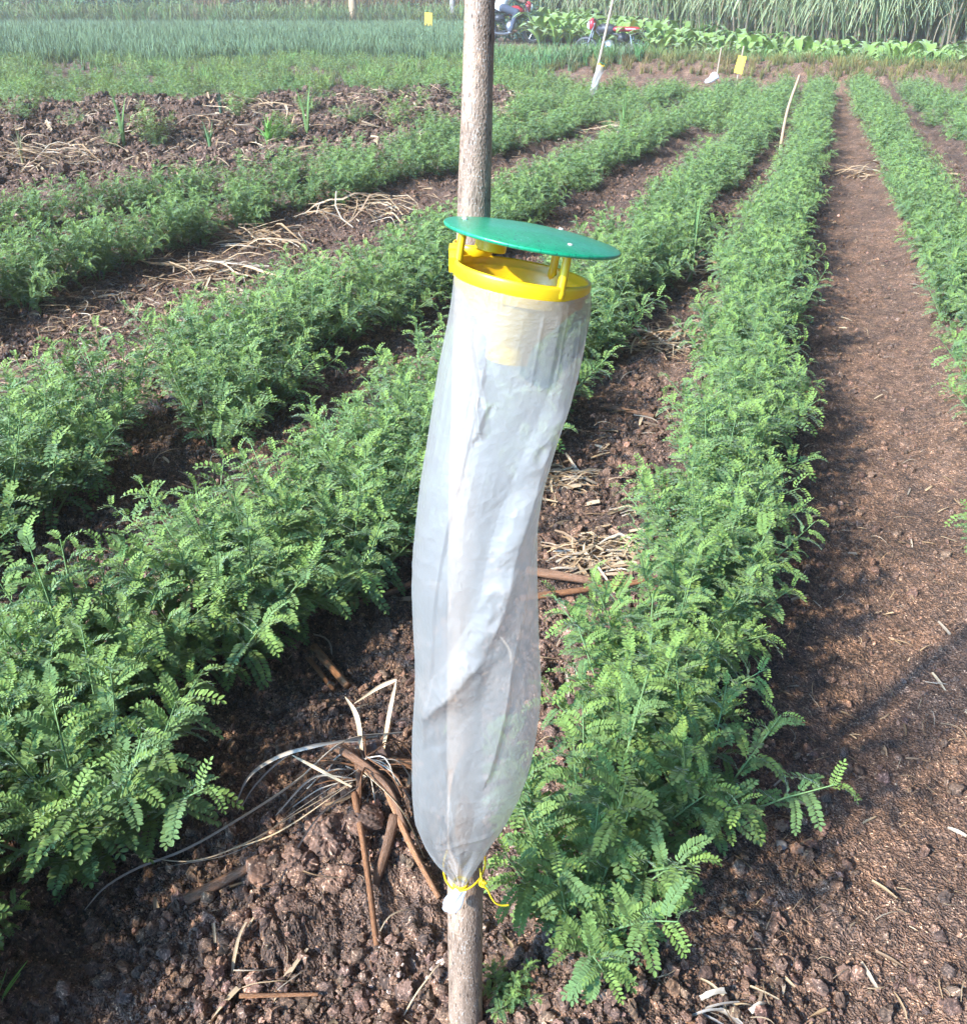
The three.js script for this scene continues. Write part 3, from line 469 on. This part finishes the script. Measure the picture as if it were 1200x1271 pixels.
  lf([[-.208, .05, -1.161], [-.316, .035, -1.095], [-.384, .02, -1.085]], .011, B, V(0, .7, .7), -.6);
  lf([[-.206, .06, -1.142], [-.25, .085, -1.152], [-.306, .10, -1.185]], .017, B, V(.5, .7, .5), .3);
  lf([[-.201, .06, -1.231], [-.207, .12, -1.245], [-.23, .145, -1.278]], .014, B, V(1, 0, .4), .4);
  lf([[-.168, .05, -1.253], [-.156, .12, -1.275], [-.148, .16, -1.322]], .012, B, V(1, 0, .5), .3);
  lf([[-.148, .16, -1.322], [-.182, .135, -1.331], [-.225, .10, -1.331]], .012, B, V(.4, .9, .1), .2);
  lf([[-.2, .05, -1.15], [-.25, .055, -1.1], [-.29, .03, -1.05], [-.31, .015, -1.0]], .009, A, V(0, .8, .5), .6);
  lf([[-.19, .06, -1.17], [-.13, .045, -1.12], [-.09, .02, -1.06]], .010, B, V(0, .8, .5), .6);
  lf([[-.21, .05, -1.17], [-.27, .06, -1.17], [-.33, .03, -1.13]], .010, A, V(0, .8, .5), .6);
  lf([[-.18, .06, -1.2], [-.14, .065, -1.2], [-.105, .03, -1.16], [-.10, .01, -1.12]], .007, A, V(0, .6, .8), .9);
  for (const [p, r, m] of [[[[-.249, .075, -1.232], [-.199, .06, -1.196], [-.13, .04, -1.153]], .014, woodG], [[[-.19, .03, -1.27], [-.165, .06, -1.29], [-.16, .10, -1.30]], .010, woodG], [[[-.10, .035, -1.241], [-.178, .035, -1.241]], .012, woodB], [[[-.2, .05, -1.2], [-.15, .05, -1.15], [-.12, .025, -1.10]], .012, woodG], [[[-.21, .06, -1.23], [-.2, .03, -1.17], [-.2, .01, -1.12]], .010, woodG]]) part('stalk', tube(L(p), (q) => r * .58 * (1 - .3 * q) * (1 + .12 * (vnoise(q * 12, r * 999) - .5)), 9, 14), m, t);
  for (let i = 0; i < 34; i++) { const a = rr(0, 6.28), q = rr(.05, .15), h0 = rr(.02, .07); part('root', tube([up([-.19, h0, -1.2]), up([-.19 + Math.cos(a) * q * .6, h0 + rr(-.01, .02), -1.2 + Math.sin(a) * q * .5]), up([-.19 + Math.cos(a) * q, rr(.0, .03), -1.2 + Math.sin(a) * q * .8])], .0013, 4, 8), [woodA, woodB, A][i % 3], t); }
  // dry leaf pieces at the bottom right
  const d = thing('dry_leaf_litter', 'crumpled dry cane leaf pieces at the bottom right of the first plants', 'dry leaves', .33, macro(.33, -.84), -.84);
  for (let i = 0; i < 9; i++) { const a = rr(0, 6.28), q = rr(.01, .05), px = Math.cos(a) * q * 1.4, pz = Math.sin(a) * q, l = rr(.012, .03), b = rr(-.6, 1.2), dx = Math.cos(b) * l, dz = Math.sin(b) * l, y = ground(.33 + px, -.84 + pz) - macro(.33, -.84) + .004; part('dry_leaf', blade([V(px - dx, y, pz - dz), V(px, y + rr(.003, .008), pz), V(px + dx, y + rr(-.002, .004), pz + dz)], (t) => rr(.004, .005) * (i % 3 ? 1 : 2), V(-dz, .004, dx), 8, .4, rr(-.5, .5)), [A, B, G][i % 3], d); }
}
// ------------------------------------------------------------------ green shoots and weeds
const bladeMat = leafMat({ roughness: .9, transmission: .25 });
function shoot(name, label, cat, x, z, n, h, w, spread, c0, c1, group) {
  const t = thing(name, label, cat, x, macro(x, z), z, group);
  for (let i = 0; i < n; i++) { const a = rr(0, 6.28), o = rr(.1, 1) * spread, hh = h * rr(.6, 1), k = rr(0, .5); part('blade', blade([V(Math.cos(a) * .01, 0, Math.sin(a) * .01), V(Math.cos(a) * o * hh * .3, hh * .55, Math.sin(a) * o * hh * .3), V(Math.cos(a) * o * hh * .9, hh * (1 - k * o), Math.sin(a) * o * hh * .9)], (q) => w * (.5 + .5 * Math.sin(Math.PI * Math.min(1, q + .15))) * (1 - .85 * q * q), V(-Math.sin(a), 0, Math.cos(a)), 7, .35, rr(-.5, .5), (q) => c0.clone().lerp(c1, q * rr(.8, 1))), bladeMat, t); }
  return t;
}
const caneG = [C(.14, .22, .06), C(.12, .24, .05)], brightG = [C(.12, .3, .03), C(.2, .42, .05)];
shoot('cane_shoot', 'young green cane shoot with upright blades in the littered furrow', 'cane shoot', .985, -4.6, 6, .44, .018, .22, C(.2, .28, .1), C(.13, .26, .06));
{ const t = thing('grass_tuft', 'short green grass blades at the bottom left corner', 'grass', -.645, macro(-.645, -.82), -.82);
  for (const [dx, h, k] of [[.045, .075, 0], [.03, .05, 1], [.015, .06, 2]]) part('blade', blade([V(0, 0, k * .006), V(dx * .4, h * .55, -.01), V(dx, h, -.03)], (q) => .009 * (1 - .8 * q * q), V(.3, 0, 1), 8, .35, 0, (q) => C(.12, .3, .03).lerp(C(.2, .42, .05), q)), bladeMat, t); }
shoot('cane_shoot', 'thin tall cane shoot rising from the littered ridge', 'cane shoot', -3.2, -9.15, 3, .62, .035, .25, ...caneG);
shoot('cane_shoot', 'slanting cane shoot on the ridge beside the bright weed', 'cane shoot', -1.65, -9.7, 3, .62, .03, .5, ...caneG);
shoot('onion_clump', 'upright bluish clump of leaves behind the ridge', 'onion plant', -2.75, -10.9, 14, .5, .018, .25, C(.07, .15, .09), C(.1, .2, .1));
shoot('grass_tuft', 'dry pale grass tuft at the left end of the ridge', 'grass', -3.75, -8.3, 16, .35, .012, .4, C(.3, .24, .1), C(.2, .24, .1));
shoot('grass_tuft', 'green grass tuft low on the ridge right of the yellowish weed', 'grass', -2.4, -9.0, 14, .34, .016, .5, C(.1, .2, .06), C(.14, .26, .08));
shoot('grass_tuft', 'green grass tuft before the far trap', 'grass', 1.3, -9.6, 16, .5, .02, .6, ...caneG);
shoot('weed', 'bright green leafy weed standing on the littered ridge', 'weed', -1.95, -9.35, 14, .32, .05, .7, ...brightG);
{
  const yel = thing('weed', 'round yellowish green weed on the littered ridge', 'weed', -3.0, macro(-3.0, -9.3), -9.3);
  const sk = skeleton(9, .9); const g = mergeGeometries(sk.fr.map(([m]) => tint(pick(FRONDS[2].old).clone(), C(.22, .28, .06).multiplyScalar(rr(.7, 1.2))).applyMatrix4(m))); part('foliage', g, chickLeaf, yel).userData.kind = 'stuff'; yel.scale.setScalar(1.25);
  // scattered crop plants and ground weeds beyond the left rows
  const lists = farGeo.map(() => [[], []]);
  for (let n = 0; n < 4200; n++) {
    const z = rr(-8.4, -23.5), x = rr(-.6 * -z, 0.02 * -z + 2.6), q = z - leftRidge(x), dens = fbm(x * .9 + 5, z * .9, 3), band = smooth(-q, 2.6, 4.4);
    let p = .05 + band * .6 * smooth(dens, .3, .55); if (x > .4) p = z < -10.5 ? .9 * smooth(dens, .3, .5) : 0; if (q > .2 && x < 0) p = .05; if (z < fieldBack(x) + 2.1 && x > .4) p = 0; if (rnd() > p) continue;
    for (const r in ROWS) if (Math.abs(x - rowX(ROWS[r], z)) < .2 && z > -15) p = 0; if (!p) continue;
    const k = n % 4, t = rr(.75, 1.25), yl = rr(.9, 1.2); lists[k][0].push(M4(x, macro(x, z), z, 0, rr(0, 6), 0, rr(.5, 1.0))); lists[k][1].push(C(t * yl, t, t * rr(.7, 1.1)));
  }
  farGeo.forEach((g2, i) => stuff('low_crop_weeds', g2, chickLeaf, ...lists[i], 'low green crop and weeds between the littered ridges', 'weeds'));
}
// ------------------------------------------------------------------ onion field, grass verge, broad leaved crop, sugarcane
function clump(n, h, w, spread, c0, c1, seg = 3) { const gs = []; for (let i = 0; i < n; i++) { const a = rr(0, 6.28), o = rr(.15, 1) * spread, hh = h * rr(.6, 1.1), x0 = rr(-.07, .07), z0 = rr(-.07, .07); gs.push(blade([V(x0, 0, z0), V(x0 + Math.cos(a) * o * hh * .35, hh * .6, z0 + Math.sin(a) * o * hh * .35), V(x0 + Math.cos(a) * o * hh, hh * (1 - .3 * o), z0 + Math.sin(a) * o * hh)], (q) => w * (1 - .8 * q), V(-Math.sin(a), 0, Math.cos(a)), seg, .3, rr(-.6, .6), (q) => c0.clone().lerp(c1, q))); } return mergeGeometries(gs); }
{
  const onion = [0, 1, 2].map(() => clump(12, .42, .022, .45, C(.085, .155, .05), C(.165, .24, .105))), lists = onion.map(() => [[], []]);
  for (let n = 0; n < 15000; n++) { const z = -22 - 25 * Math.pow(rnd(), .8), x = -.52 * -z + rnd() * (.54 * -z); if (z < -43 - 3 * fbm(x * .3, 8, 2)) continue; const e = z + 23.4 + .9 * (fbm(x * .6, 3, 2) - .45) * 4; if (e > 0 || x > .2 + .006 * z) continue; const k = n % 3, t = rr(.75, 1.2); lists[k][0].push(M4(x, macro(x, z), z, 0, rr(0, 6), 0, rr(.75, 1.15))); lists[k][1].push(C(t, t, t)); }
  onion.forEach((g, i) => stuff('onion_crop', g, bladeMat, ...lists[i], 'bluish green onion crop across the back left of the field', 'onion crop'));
  const grass = [0, 1, 2].map((i) => clump(14, .5, .03, .8, C(.10, .17, .04), i ? C(.17, .26, .06) : C(.26, .26, .10))), gl = grass.map(() => [[], []]);
  const addG = (x, z, s, t, y = 0) => { const k = Math.floor(rnd() * 3); gl[k][0].push(M4(x, macro(x, z) + y, z, 0, rr(0, 6), 0, s)); gl[k][1].push(t); };
  for (let n = 0; n < 5000; n++) { const x = rr(-30, 1.5), z = rr(-46, -56); addG(x, z, rr(.8, 2.4), C(rr(.7, 1.1), rr(.7, 1.1), rr(.6, 1))); }
  for (let n = 0; n < 3800; n++) { const x = rr(.3, 14), z = fieldBack(x) - rr(1.6, 5.5); addG(x, z, rr(.4, .8), C(rr(.8, 1.2), rr(.8, 1.1), rr(.7, 1))); }
  for (let n = 0; n < 900; n++) { const x = rr(.6, 14), z = fieldBack(x) - rr(.2, 1.6); addG(x, z, rr(.25, .45), C(1.7, 1.0, .9).multiplyScalar(rr(.5, 1.1))); }
  for (let n = 0; n < 1600; n++) { const x = rr(-12, 1.2), z = rr(-15.5, -24), k = fbm(x * .5, z * .5 + 20, 2); if (k > .38) addG(x, z, rr(.3, .7), C(rr(.8, 1.2), rr(.9, 1.2), rr(.6, 1))); }
  for (let n = 0; n < 700; n++) { const x = rr(-.1, 3), z = rr(-19, -24); addG(x, z, rr(.4, .9), C(rr(.6, .9), rr(.8, 1.1), rr(.9, 1.2))); }
  grass.forEach((g, i) => stuff('grass', g, bladeMat, ...gl[i], 'rough green grass along the verges beyond the crop', 'grass'));
}
// broad leaved crop along the track: plants one can tell apart in front, a mass behind
const broadMat = leafMat({ roughness: .85, transmission: .4 });
{
  const leafG = (L, w, a, el, h, c) => { const d = V(Math.cos(a), 0, Math.sin(a)), o = d.clone().multiplyScalar(.03).setY(h * .25), p1 = d.clone().multiplyScalar(L * .25).setY(h * .25 + L * .55 * el), p2 = d.clone().multiplyScalar(L * .6).setY(h * .25 + L * .9 * el), p3 = d.clone().multiplyScalar(L * 1.0).setY(h * .25 + L * .72 * el); return blade([o, p1, p2, p3], (q) => q < .25 ? .03 : w * Math.sin(Math.PI * clamp((q - .2) / .82, .03, .97)), V(-Math.sin(a), 0, Math.cos(a)), 8, .25, 0, () => c); };
  const plants = [];
  for (let i = 0; i < 5; i++) { const g = new THREE.Group(); g.name = 'broadleaf_plant'; const n = 9; for (let k = 0; k < n; k++) part('leaf', leafG(rr(.5, .8), rr(.15, .22), k * 2.4 + rr(-.4, .4), rr(.45, 1.05), rr(.2, .6), C(.23, .36, .055).multiplyScalar(rr(.6, 1.25))), broadMat, g); part('stem', tube([V(0, 0, 0), V(0, .35, 0)], .02, 6), stemMat, g); plants.push(g); }
  const edge = (x) => fieldBack(x) - 1.7 - 7.6 * smooth(7.5 - x, 0, 5);                 // front of the strip
  let n = 0; for (let row = 0; row < 5; row++) for (let x = 1.2; x < 17 && n < 280; x += rr(.28, .42)) { const z = edge(x) - row * .75 - rr(0, .5); if (x < 1.5 && z > -31.6) continue; const big = lerp(.95, .68, smooth(x, 2.5, 8)); cloneOf(plants[n % 5], x + rr(-.15, .15), macro(x, z), z, rr(0, 6), big * rr(.8, 1.15), 'light green broad-leaved plant in the strip beyond the dirt bank', 'broad-leaved plants beyond the dirt bank').userData.category = 'crop plant'; n++; }
  const geos = plants.map((p) => mergeGeometries(p.children.filter((c) => c.name === 'leaf').map((c) => c.geometry))), ls = geos.map(() => [[], []]);
  for (let i = 0; i < 700; i++) { const x = rr(.8, 24), z = Math.min(edge(x) - 3.2 - rr(0, 3.2), x < 1.5 ? -31.6 : 0), k = i % 5, big = lerp(1.0, .66, smooth(x, 2.5, 8)); ls[k][0].push(M4(x, macro(x, z), z, 0, rr(0, 6), 0, big * rr(.85, 1.2))); const t = rr(.7, 1.15); ls[k][1].push(C(t, t, t)); }
  geos.forEach((g, i) => stuff('broadleaf_crop', g, broadMat, ...ls[i], 'rear mass of the light green broad-leaved crop', 'crop'));
  // sugarcane
  const cane = []; for (let i = 0; i < 5; i++) {
    const gs = []; for (let s = 0; s < 4; s++) {
      const bx = rr(-.3, .3), bz = rr(-.3, .3), H0 = rr(1.0, 1.9), lx = rr(-.25, .25), lz = rr(-.25, .25);
      gs.push(tint(tube([V(bx, 0, bz), V(bx + lx * .4, H0 * .5, bz + lz * .4), V(bx + lx, H0, bz + lz)], .016, 5, 4, false), C(.26, .19, .11)));
      for (let k = 0; k < 13; k++) { const t = k / 12, y = H0 * lerp(.10, 1.0, t), px = bx + lx * y / H0, pz = bz + lz * y / H0, a = k * 2.9 + rr(-.6, .6), L = rr(.7, 1.25), dry = t < .22 || rnd() < .12, ca = Math.cos(a), sa = Math.sin(a); const c0 = dry ? C(.30, .215, .12).multiplyScalar(rr(.6, 1.1)) : C(.19, .245, .085).multiplyScalar(rr(.75, 1.1)), c1 = dry ? C(.36, .27, .16) : C(.36, .39, .19);
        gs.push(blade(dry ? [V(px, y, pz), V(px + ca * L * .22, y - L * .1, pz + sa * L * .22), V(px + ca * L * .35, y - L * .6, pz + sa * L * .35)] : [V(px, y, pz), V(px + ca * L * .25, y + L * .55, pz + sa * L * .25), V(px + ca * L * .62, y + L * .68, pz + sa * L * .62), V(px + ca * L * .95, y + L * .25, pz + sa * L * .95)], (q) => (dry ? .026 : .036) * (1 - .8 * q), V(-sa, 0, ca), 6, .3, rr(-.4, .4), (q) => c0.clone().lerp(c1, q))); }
    } cane.push(mergeGeometries(gs.map((g) => g.index ? g.toNonIndexed() : g))); }
  const cl = cane.map(() => [[], []]), front = (x) => edge(x) - 4.2;
  const add = (x, z, s, t) => { const k = Math.floor(rnd() * 5); cl[k][0].push(M4(x, macro(x, z), z, 0, rr(0, 6), 0, s)); cl[k][1].push(t); };
  for (let i = 0; i < 4200; i++) { const x = rr(.8, 40), z = front(x) - 15 * Math.pow(rnd(), 1.3) + (x < 3 ? -2 : 0), t = rr(.75, 1.2); add(x, z, rr(.95, 1.25), C(t, t, t)); }
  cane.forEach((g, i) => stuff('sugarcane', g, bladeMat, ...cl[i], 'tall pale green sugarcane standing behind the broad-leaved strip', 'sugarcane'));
  // dry cane wall and scrub behind the onion crop
  const dryMat = leafMat({ roughness: .9, transmission: .2, color: C(1.2, .82, .72) }), dl = cane.map(() => [[], []]);
  for (let i = 0; i < 700; i++) { const x = rr(-13, 2), z = rr(-50, -55), k = Math.floor(rnd() * 5), t = rr(.55, 1.05); dl[k][0].push(M4(x, macro(x, z), z, rr(-.25, .25), rr(0, 6), rr(-.25, .25), rr(.8, 1.2))); dl[k][1].push(C(t, t * .82, t * .8)); }
  cane.forEach((g, i) => stuff('dry_cane', g, dryMat, ...dl[i], 'brown dried cane standing behind the onion crop', 'dry cane'));
  const gl = cane.map(() => [[], []]); for (let i = 0; i < 900; i++) { const x = rr(-34, -9), z = rr(-52, -60), k = Math.floor(rnd() * 5), t = rr(.55, .95); gl[k][0].push(M4(x, macro(x, z), z, 0, rr(0, 6), 0, rr(.8, 1.3))); gl[k][1].push(C(t * .75, t, t * .7)); }
  cane.forEach((g, i) => stuff('tall_grass', g, bladeMat, ...gl[i], 'tall green grass at the back left of the field', 'grass'));
  // bushes at the back left
  const bush = (x, z, s, c, label) => { const t = thing('bush', label, 'bush', x, macro(x, z), z), gs = [];
    for (let i = 0; i < 900; i++) { const a = rr(0, 6.28), q = Math.acos(rr(-.2, 1)), r = s * (.55 + .45 * Math.pow(rnd(), .4)) * (.75 + .5 * vnoise(a * 2, q * 3)), p = V(Math.sin(q) * Math.cos(a) * r * 1.3, Math.cos(q) * r + s * .25, Math.sin(q) * Math.sin(a) * r); const l = .09 * rr(.7, 1.4), g = geoFrom([0, 0, 0, l, .2 * l, .45 * l, 2 * l, 0, 0, l, .2 * l, -.45 * l], [0, 1, 2, 0, 2, 3]); tint(g, c.clone().multiplyScalar(rr(.6, 1.3))); gs.push(g.applyMatrix4(M4(p.x, p.y, p.z, rr(-1, 1), rr(0, 6), rr(-1, 1), 1))); }
    part('foliage', mergeGeometries(gs), bladeMat, t).userData.kind = 'stuff'; for (let k = 0; k < 4; k++) part('branch', tube([V(0, 0, 0), V(rr(-.3, .3) * s, s * .5, rr(-.3, .3) * s), V(rr(-.8, .8) * s, s, rr(-.5, .5) * s)], .03, 5), std(C(.14, .1, .07), .9), t); };
  bush(-16.6, -48.5, 1.35, C(.05, .12, .035), 'dark green bush behind the onion crop toward the left');
  bush(-13.6, -49, .95, C(.10, .16, .05), 'small olive bush right of the dark green bush');
  bush(-21, -49.5, 1.3, C(.12, .18, .05), 'pale green bush at the left end of the back verge');
  bush(-10.8, -49, .9, C(.09, .15, .05), 'low green bush before the dry cane');
  bush(-3.3, -48.5, .75, C(.07, .15, .045), 'dark leafy clump at the foot of the dry cane');
  bush(.9, -31.5, .9, C(.04, .10, .05), 'dark blue-green clump behind the rider');
}
// ------------------------------------------------------------------ stakes, far trap, sticky cards
{
  const pole = (name, label, base, top, r, m) => { const t = thing(name, label, 'stake', base.x, base.y, base.z), d = top.clone().sub(base); part('shaft', tube([V(0, -.1, 0), d.clone().multiplyScalar(.5).add(V(.01, 0, .01)), d], (q) => r * (1 - .3 * q), 8, 10), m, t); return t; };
  const pale = std(C(.42, .31, .21), .8);
  pole('thin_stake', 'thin pale stake leaning right that carries the far trap', V(1.40, 0, -14), V(1.78, 1.75, -14.2), .021, pale);
  const t2 = trap.clone(); t2.name = numbered('funnel_trap'); t2.userData = { label: 'distant yellow funnel trap with white bag on the thin leaning stake', category: 'insect trap' }; t2.position.set(1.555, .46, -14.0); t2.scale.setScalar(.86); t2.rotation.z = -.2; scene.add(t2);
  const panel = (label, x, z, y, w, h, tx, tz, stickTop, turn, c) => { const y0 = macro(x, z), t = thing('sticky_card', label, 'sticky card', x, y0, z); const s = new THREE.Shape(); s.moveTo(-w / 2, -h / 2); s.lineTo(w / 2, -h / 2); s.lineTo(w / 2, h / 2); s.lineTo(-w / 2, h / 2); s.closePath(); const g = new THREE.ExtrudeGeometry(s, { depth: .006, bevelSize: .002, bevelThickness: .001, bevelSegments: 1 }); g.rotateY(turn).rotateZ(tz).translate(0, y, .025); part('card', g, std(c, .45), t); part('stick', tube([V(-.03, -.1, 0), V(.0, y, 0), V(.03, stickTop, 0)], .011, 6, 6), pale, t); };
  panel('yellow sticky card on a thin stick at the far end of the rows', 3.66, -15.2, .36, .115, .225, 0, -.2, .6, -.5, C(.85, .62, .008));
  panel('orange-yellow card standing at the far edge of the onion crop', -1.85, -36.5, .52, .28, .40, 0, -.05, .5, -.4, C(.85, .48, .01));
  const wb = thing('white_bag', 'white plastic bag hanging low on a thin stick by the dirt bank', 'plastic bag', 3.66, macro(3.66, -16.9), -16.9);
  const bg = lumpGeo(5, 5, .22, 1), p = bg.attributes.position; for (let i = 0; i < p.count; i++) { const y = p.getY(i), k = .55 + .45 * clamp(.5 - y * .5, 0, 1); p.setXYZ(i, p.getX(i) * .11 * k + (y < 0 ? -.09 * -y : .02), y * .085 + .12, p.getZ(i) * .06 * k); } bg.computeVertexNormals(); part('bag', bg, std(C(.8, .82, .85), .5), wb); part('stick', tube([V(.04, -.1, 0), V(.09, .56, 0)], .012, 6), pale, wb);
  const st = new THREE.Mesh(lumpGeo(3, 14, .22, .45), std(C(.48, .36, .29), .85)); st.name = 'stone'; st.scale.set(.22, .24, .2); st.position.set(3.6, macro(3.6, -20.6) + .03, -20.6); st.castShadow = true; scene.add(st); tag(st, 'flat pinkish stone lying on the dirt bank by the motorcycle', 'stone');
  const post = (label, x, z, h, r, c) => { const t = thing('old_post', label, 'post', x, macro(x, z), z); part('shaft', tube([V(0, -.2, 0), V(.02, h * .5, 0), V(.05, h, 0)], (q) => r * (1 + .15 * (vnoise(q * 8, x) - .5)), 10, 10), std(c, .9), t); };
  post('thick tan dry trunk before the dried cane', -5.6, -46.5, 1.5, .17, C(.42, .28, .16)); post('grey upright post in the dried cane left of the big stake', -1.35, -47, 2.2, .13, C(.3, .26, .24));
}
// ------------------------------------------------------------------ motorcycles and the rider
const rubber = std(C(.02, .02, .022), .8), metal = std(C(.45, .46, .48), .35, { metalness: .8 }), black = std(C(.03, .03, .035), .5), redPaint = new THREE.MeshPhysicalMaterial({ color: C(.42, .03, .04), roughness: .35, clearcoat: .6 });
function makeBike(label, x, y, z, turn) {
  const t = thing('motorcycle', label, 'motorcycle', x, y, z); t.rotation.y = turn;
  for (const wx of [-.62, .66]) { const w = part('wheel', new THREE.CylinderGeometry(.05, .05, .12, 14).rotateX(Math.PI / 2), metal, t); w.position.set(wx, .3, 0); part('tyre', new THREE.TorusGeometry(.26, .045, 10, 32), rubber, w); part('rim', new THREE.TorusGeometry(.215, .014, 8, 32), metal, w); for (let k = 0; k < 6; k++) part('spoke', tube([V(0, 0, 0), V(Math.cos(k * 1.047) * .21, Math.sin(k * 1.047) * .21, 0)], .006, 4), metal, w); }
  part('frame', mergeGeometries([tube([V(.42, .78, 0), V(.1, .5, 0), V(-.1, .32, 0), V(-.62, .3, 0)], .025, 8), tube([V(.42, .8, 0), V(.0, .72, 0), V(-.45, .7, 0), V(-.75, .75, 0)], .022, 8), tube([V(-.3, .7, .08), V(-.1, .35, .08)], .02, 6)]), black, t);
  const e = (name, sx, sy, sz, px, py, pz, m) => { const g = new THREE.SphereGeometry(1, 24, 16).scale(sx, sy, sz); const q = part(name, g, m, t); q.position.set(px, py, pz); return q; };
  e('fuel_tank', .26, .13, .13, .16, .82, 0, redPaint); part('seat', new THREE.CapsuleGeometry(.1, .5, 8, 16).rotateZ(Math.PI / 2).scale(1, .6, 1.1), black, t).position.set(-.36, .82, 0);
  e('engine', .17, .17, .13, .06, .42, 0, metal); e('side_panel', .16, .11, .14, -.28, .64, 0, black); e('headlight', .08, .1, .1, .58, .9, 0, new THREE.MeshPhysicalMaterial({ color: C(.7, .72, .75), roughness: .15 })); e('cowl', .1, .14, .12, .52, .92, 0, redPaint);
  for (const k of [-1, 1]) { part('fork', tube([V(.66, .3, .07 * k), V(.44, .95, .07 * k)], .02, 8), metal, t); part('shock_absorber', tube([V(-.58, .32, .1 * k), V(-.5, .7, .1 * k)], .025, 8), metal, t); }
  part('handlebar', tube([V(.34, 1.04, -.34), V(.44, 1.02, -.15), V(.46, .98, 0), V(.44, 1.02, .15), V(.34, 1.04, .34)], .016, 8), black, t);
  for (const k of [-1, 1]) e('mirror', .02, .04, .06, .42, 1.18, .3 * k, black);
  part('mudguard', new THREE.TorusGeometry(.31, .05, 8, 20, 2).scale(1, 1, 1.3).rotateZ(.6).translate(.66, .3, 0), black, t); part('tail_light', new THREE.SphereGeometry(.05, 12, 8), redPaint, t).position.set(-.8, .78, 0);
  part('exhaust', tube([V(.1, .3, .13), V(-.2, .25, .15), V(-.75, .34, .16)], .035, 10), metal, t); return t;
}
{
  const bz = -30, by = macro(1.15, bz); const bike = makeBike('dark red motorcycle carrying the rider in a white shirt', .72, by, bz, .12);
  const b2 = makeBike('parked red motorcycle half hidden behind the dirt bank', 3.15, macro(3.2, -26.4) - .3, -26.4, Math.PI - .45); b2.children.find((c) => c.name === 'seat').material = redPaint; for (const n of ['fuel_tank', 'tail_light']) b2.children.find((c) => c.name === n).material = black;
  // the rider, one continuous surface
  const field = (bones, lo, hi, res, k) => {
    const mc = new MarchingCubes(res, std(0xffffff), false, false, 400000), size = Math.max(hi.x - lo.x, hi.y - lo.y, hi.z - lo.z) / 2, c = lo.clone().add(hi).multiplyScalar(.5); mc.isolation = 0;
    const p = V(0, 0, 0); for (let q = 0; q < res; q++) for (let j = 0; j < res; j++) for (let i = 0; i < res; i++) { p.set(((i - res / 2) / (res / 2)) * size + c.x, ((j - res / 2) / (res / 2)) * size + c.y, ((q - res / 2) / (res / 2)) * size + c.z); let d = 0; for (const [a, b, ra, rb] of bones) { const ab = b.clone().sub(a), t = clamp(p.clone().sub(a).dot(ab) / ab.lengthSq(), 0, 1), e = p.distanceTo(a.clone().addScaledVector(ab, t)) - lerp(ra, rb, t); d += Math.exp(-e / k); } mc.field[i + j * res + q * res * res] = k * Math.log(d + 1e-30); }
    mc.update(); const n = mc.count ?? mc.geometry.drawRange.count, g = new THREE.BufferGeometry(), a = mc.positionArray.slice(0, n * 3); for (let i = 0; i < n; i++) { a[i * 3] = a[i * 3] * size + c.x; a[i * 3 + 1] = a[i * 3 + 1] * size + c.y; a[i * 3 + 2] = a[i * 3 + 2] * size + c.z; } g.setAttribute('position', new THREE.BufferAttribute(a, 3)); g.setAttribute('normal', new THREE.BufferAttribute(mc.normalArray.slice(0, n * 3), 3)); return g;
  };
  const t = thing('person', 'person in a white shirt sitting astride the dark red motorcycle, hands on handlebar', 'person', .72, by, bz); t.rotation.y = .12;
  const hip = V(-.25, .93, 0), chest = V(-.1, 1.28, 0), neck = V(-.04, 1.45, 0), B = [[hip, V(-.18, 1.1, 0), .15, .14], [V(-.18, 1.1, 0), chest, .14, .155], [chest, neck, .13, .06], [neck, V(-.01, 1.52, 0), .055, .05]];
  const head = [[V(.0, 1.63, 0), V(.01, 1.66, 0), .092, .098], [V(.03, 1.57, 0), V(.05, 1.56, 0), .06, .05], [V(.09, 1.61, 0), V(.115, 1.59, 0), .018, .014]]; const arms = [], legs = [], shirt = [...B.slice(0, 2), [chest, V(-.06, 1.4, 0), .14, .1]];
  for (const k of [-1, 1]) { const sh = V(-.08, 1.38, .18 * k), el = V(.08, 1.14, .26 * k), wr = V(.28, 1.06, .28 * k), ha = V(.35, 1.05, .29 * k), kn = V(.16, .78, .2 * k), an = V(.02, .36, .17 * k), to = V(.17, .32, .17 * k), hp = V(-.22, .9, .1 * k); arms.push([chest, sh, .12, .07], [sh, el, .055, .045], [el, wr, .042, .03], [wr, ha, .03, .025]); for (let f = 0; f < 5; f++) arms.push([ha, V(.38 - (f === 4 ? .03 : 0), 1.045 - f * .004, (.26 + f * .018) * k), .011, .009]); legs.push([hp, kn, .095, .065], [kn, an, .062, .04], [an, to, .04, .035]); shirt.push([chest, sh, .135, .085], [sh, V(.06, 1.17, .25 * k), .07, .062]); }
  part('body', field([...B, ...head, ...arms, ...legs], V(-.55, .2, -.5), V(.6, 1.85, .5), 84, .02), std(C(.16, .085, .055), .6), t);
  part('shirt', field(shirt.map(([a, b, c, d]) => [a, b, c + .018, d + .018]), V(-.5, .8, -.5), V(.5, 1.6, .5), 60, .025), std(C(.78, .80, .84), .8), t);
  part('trousers', field(legs.flatMap((l, i) => i % 3 === 2 ? [] : [[l[0], l[1], l[2] + .016, l[3] + .02]]), V(-.5, .2, -.4), V(.4, 1.1, .4), 60, .02), std(C(.06, .07, .1), .85), t);
  part('hair', field([[V(-.025, 1.67, 0), V(.0, 1.70, 0), .092, .085]], V(-.2, 1.5, -.2), V(.2, 1.85, .2), 32, .02), std(C(.02, .016, .014), .7), t);
}
renderer.render(scene, camera);
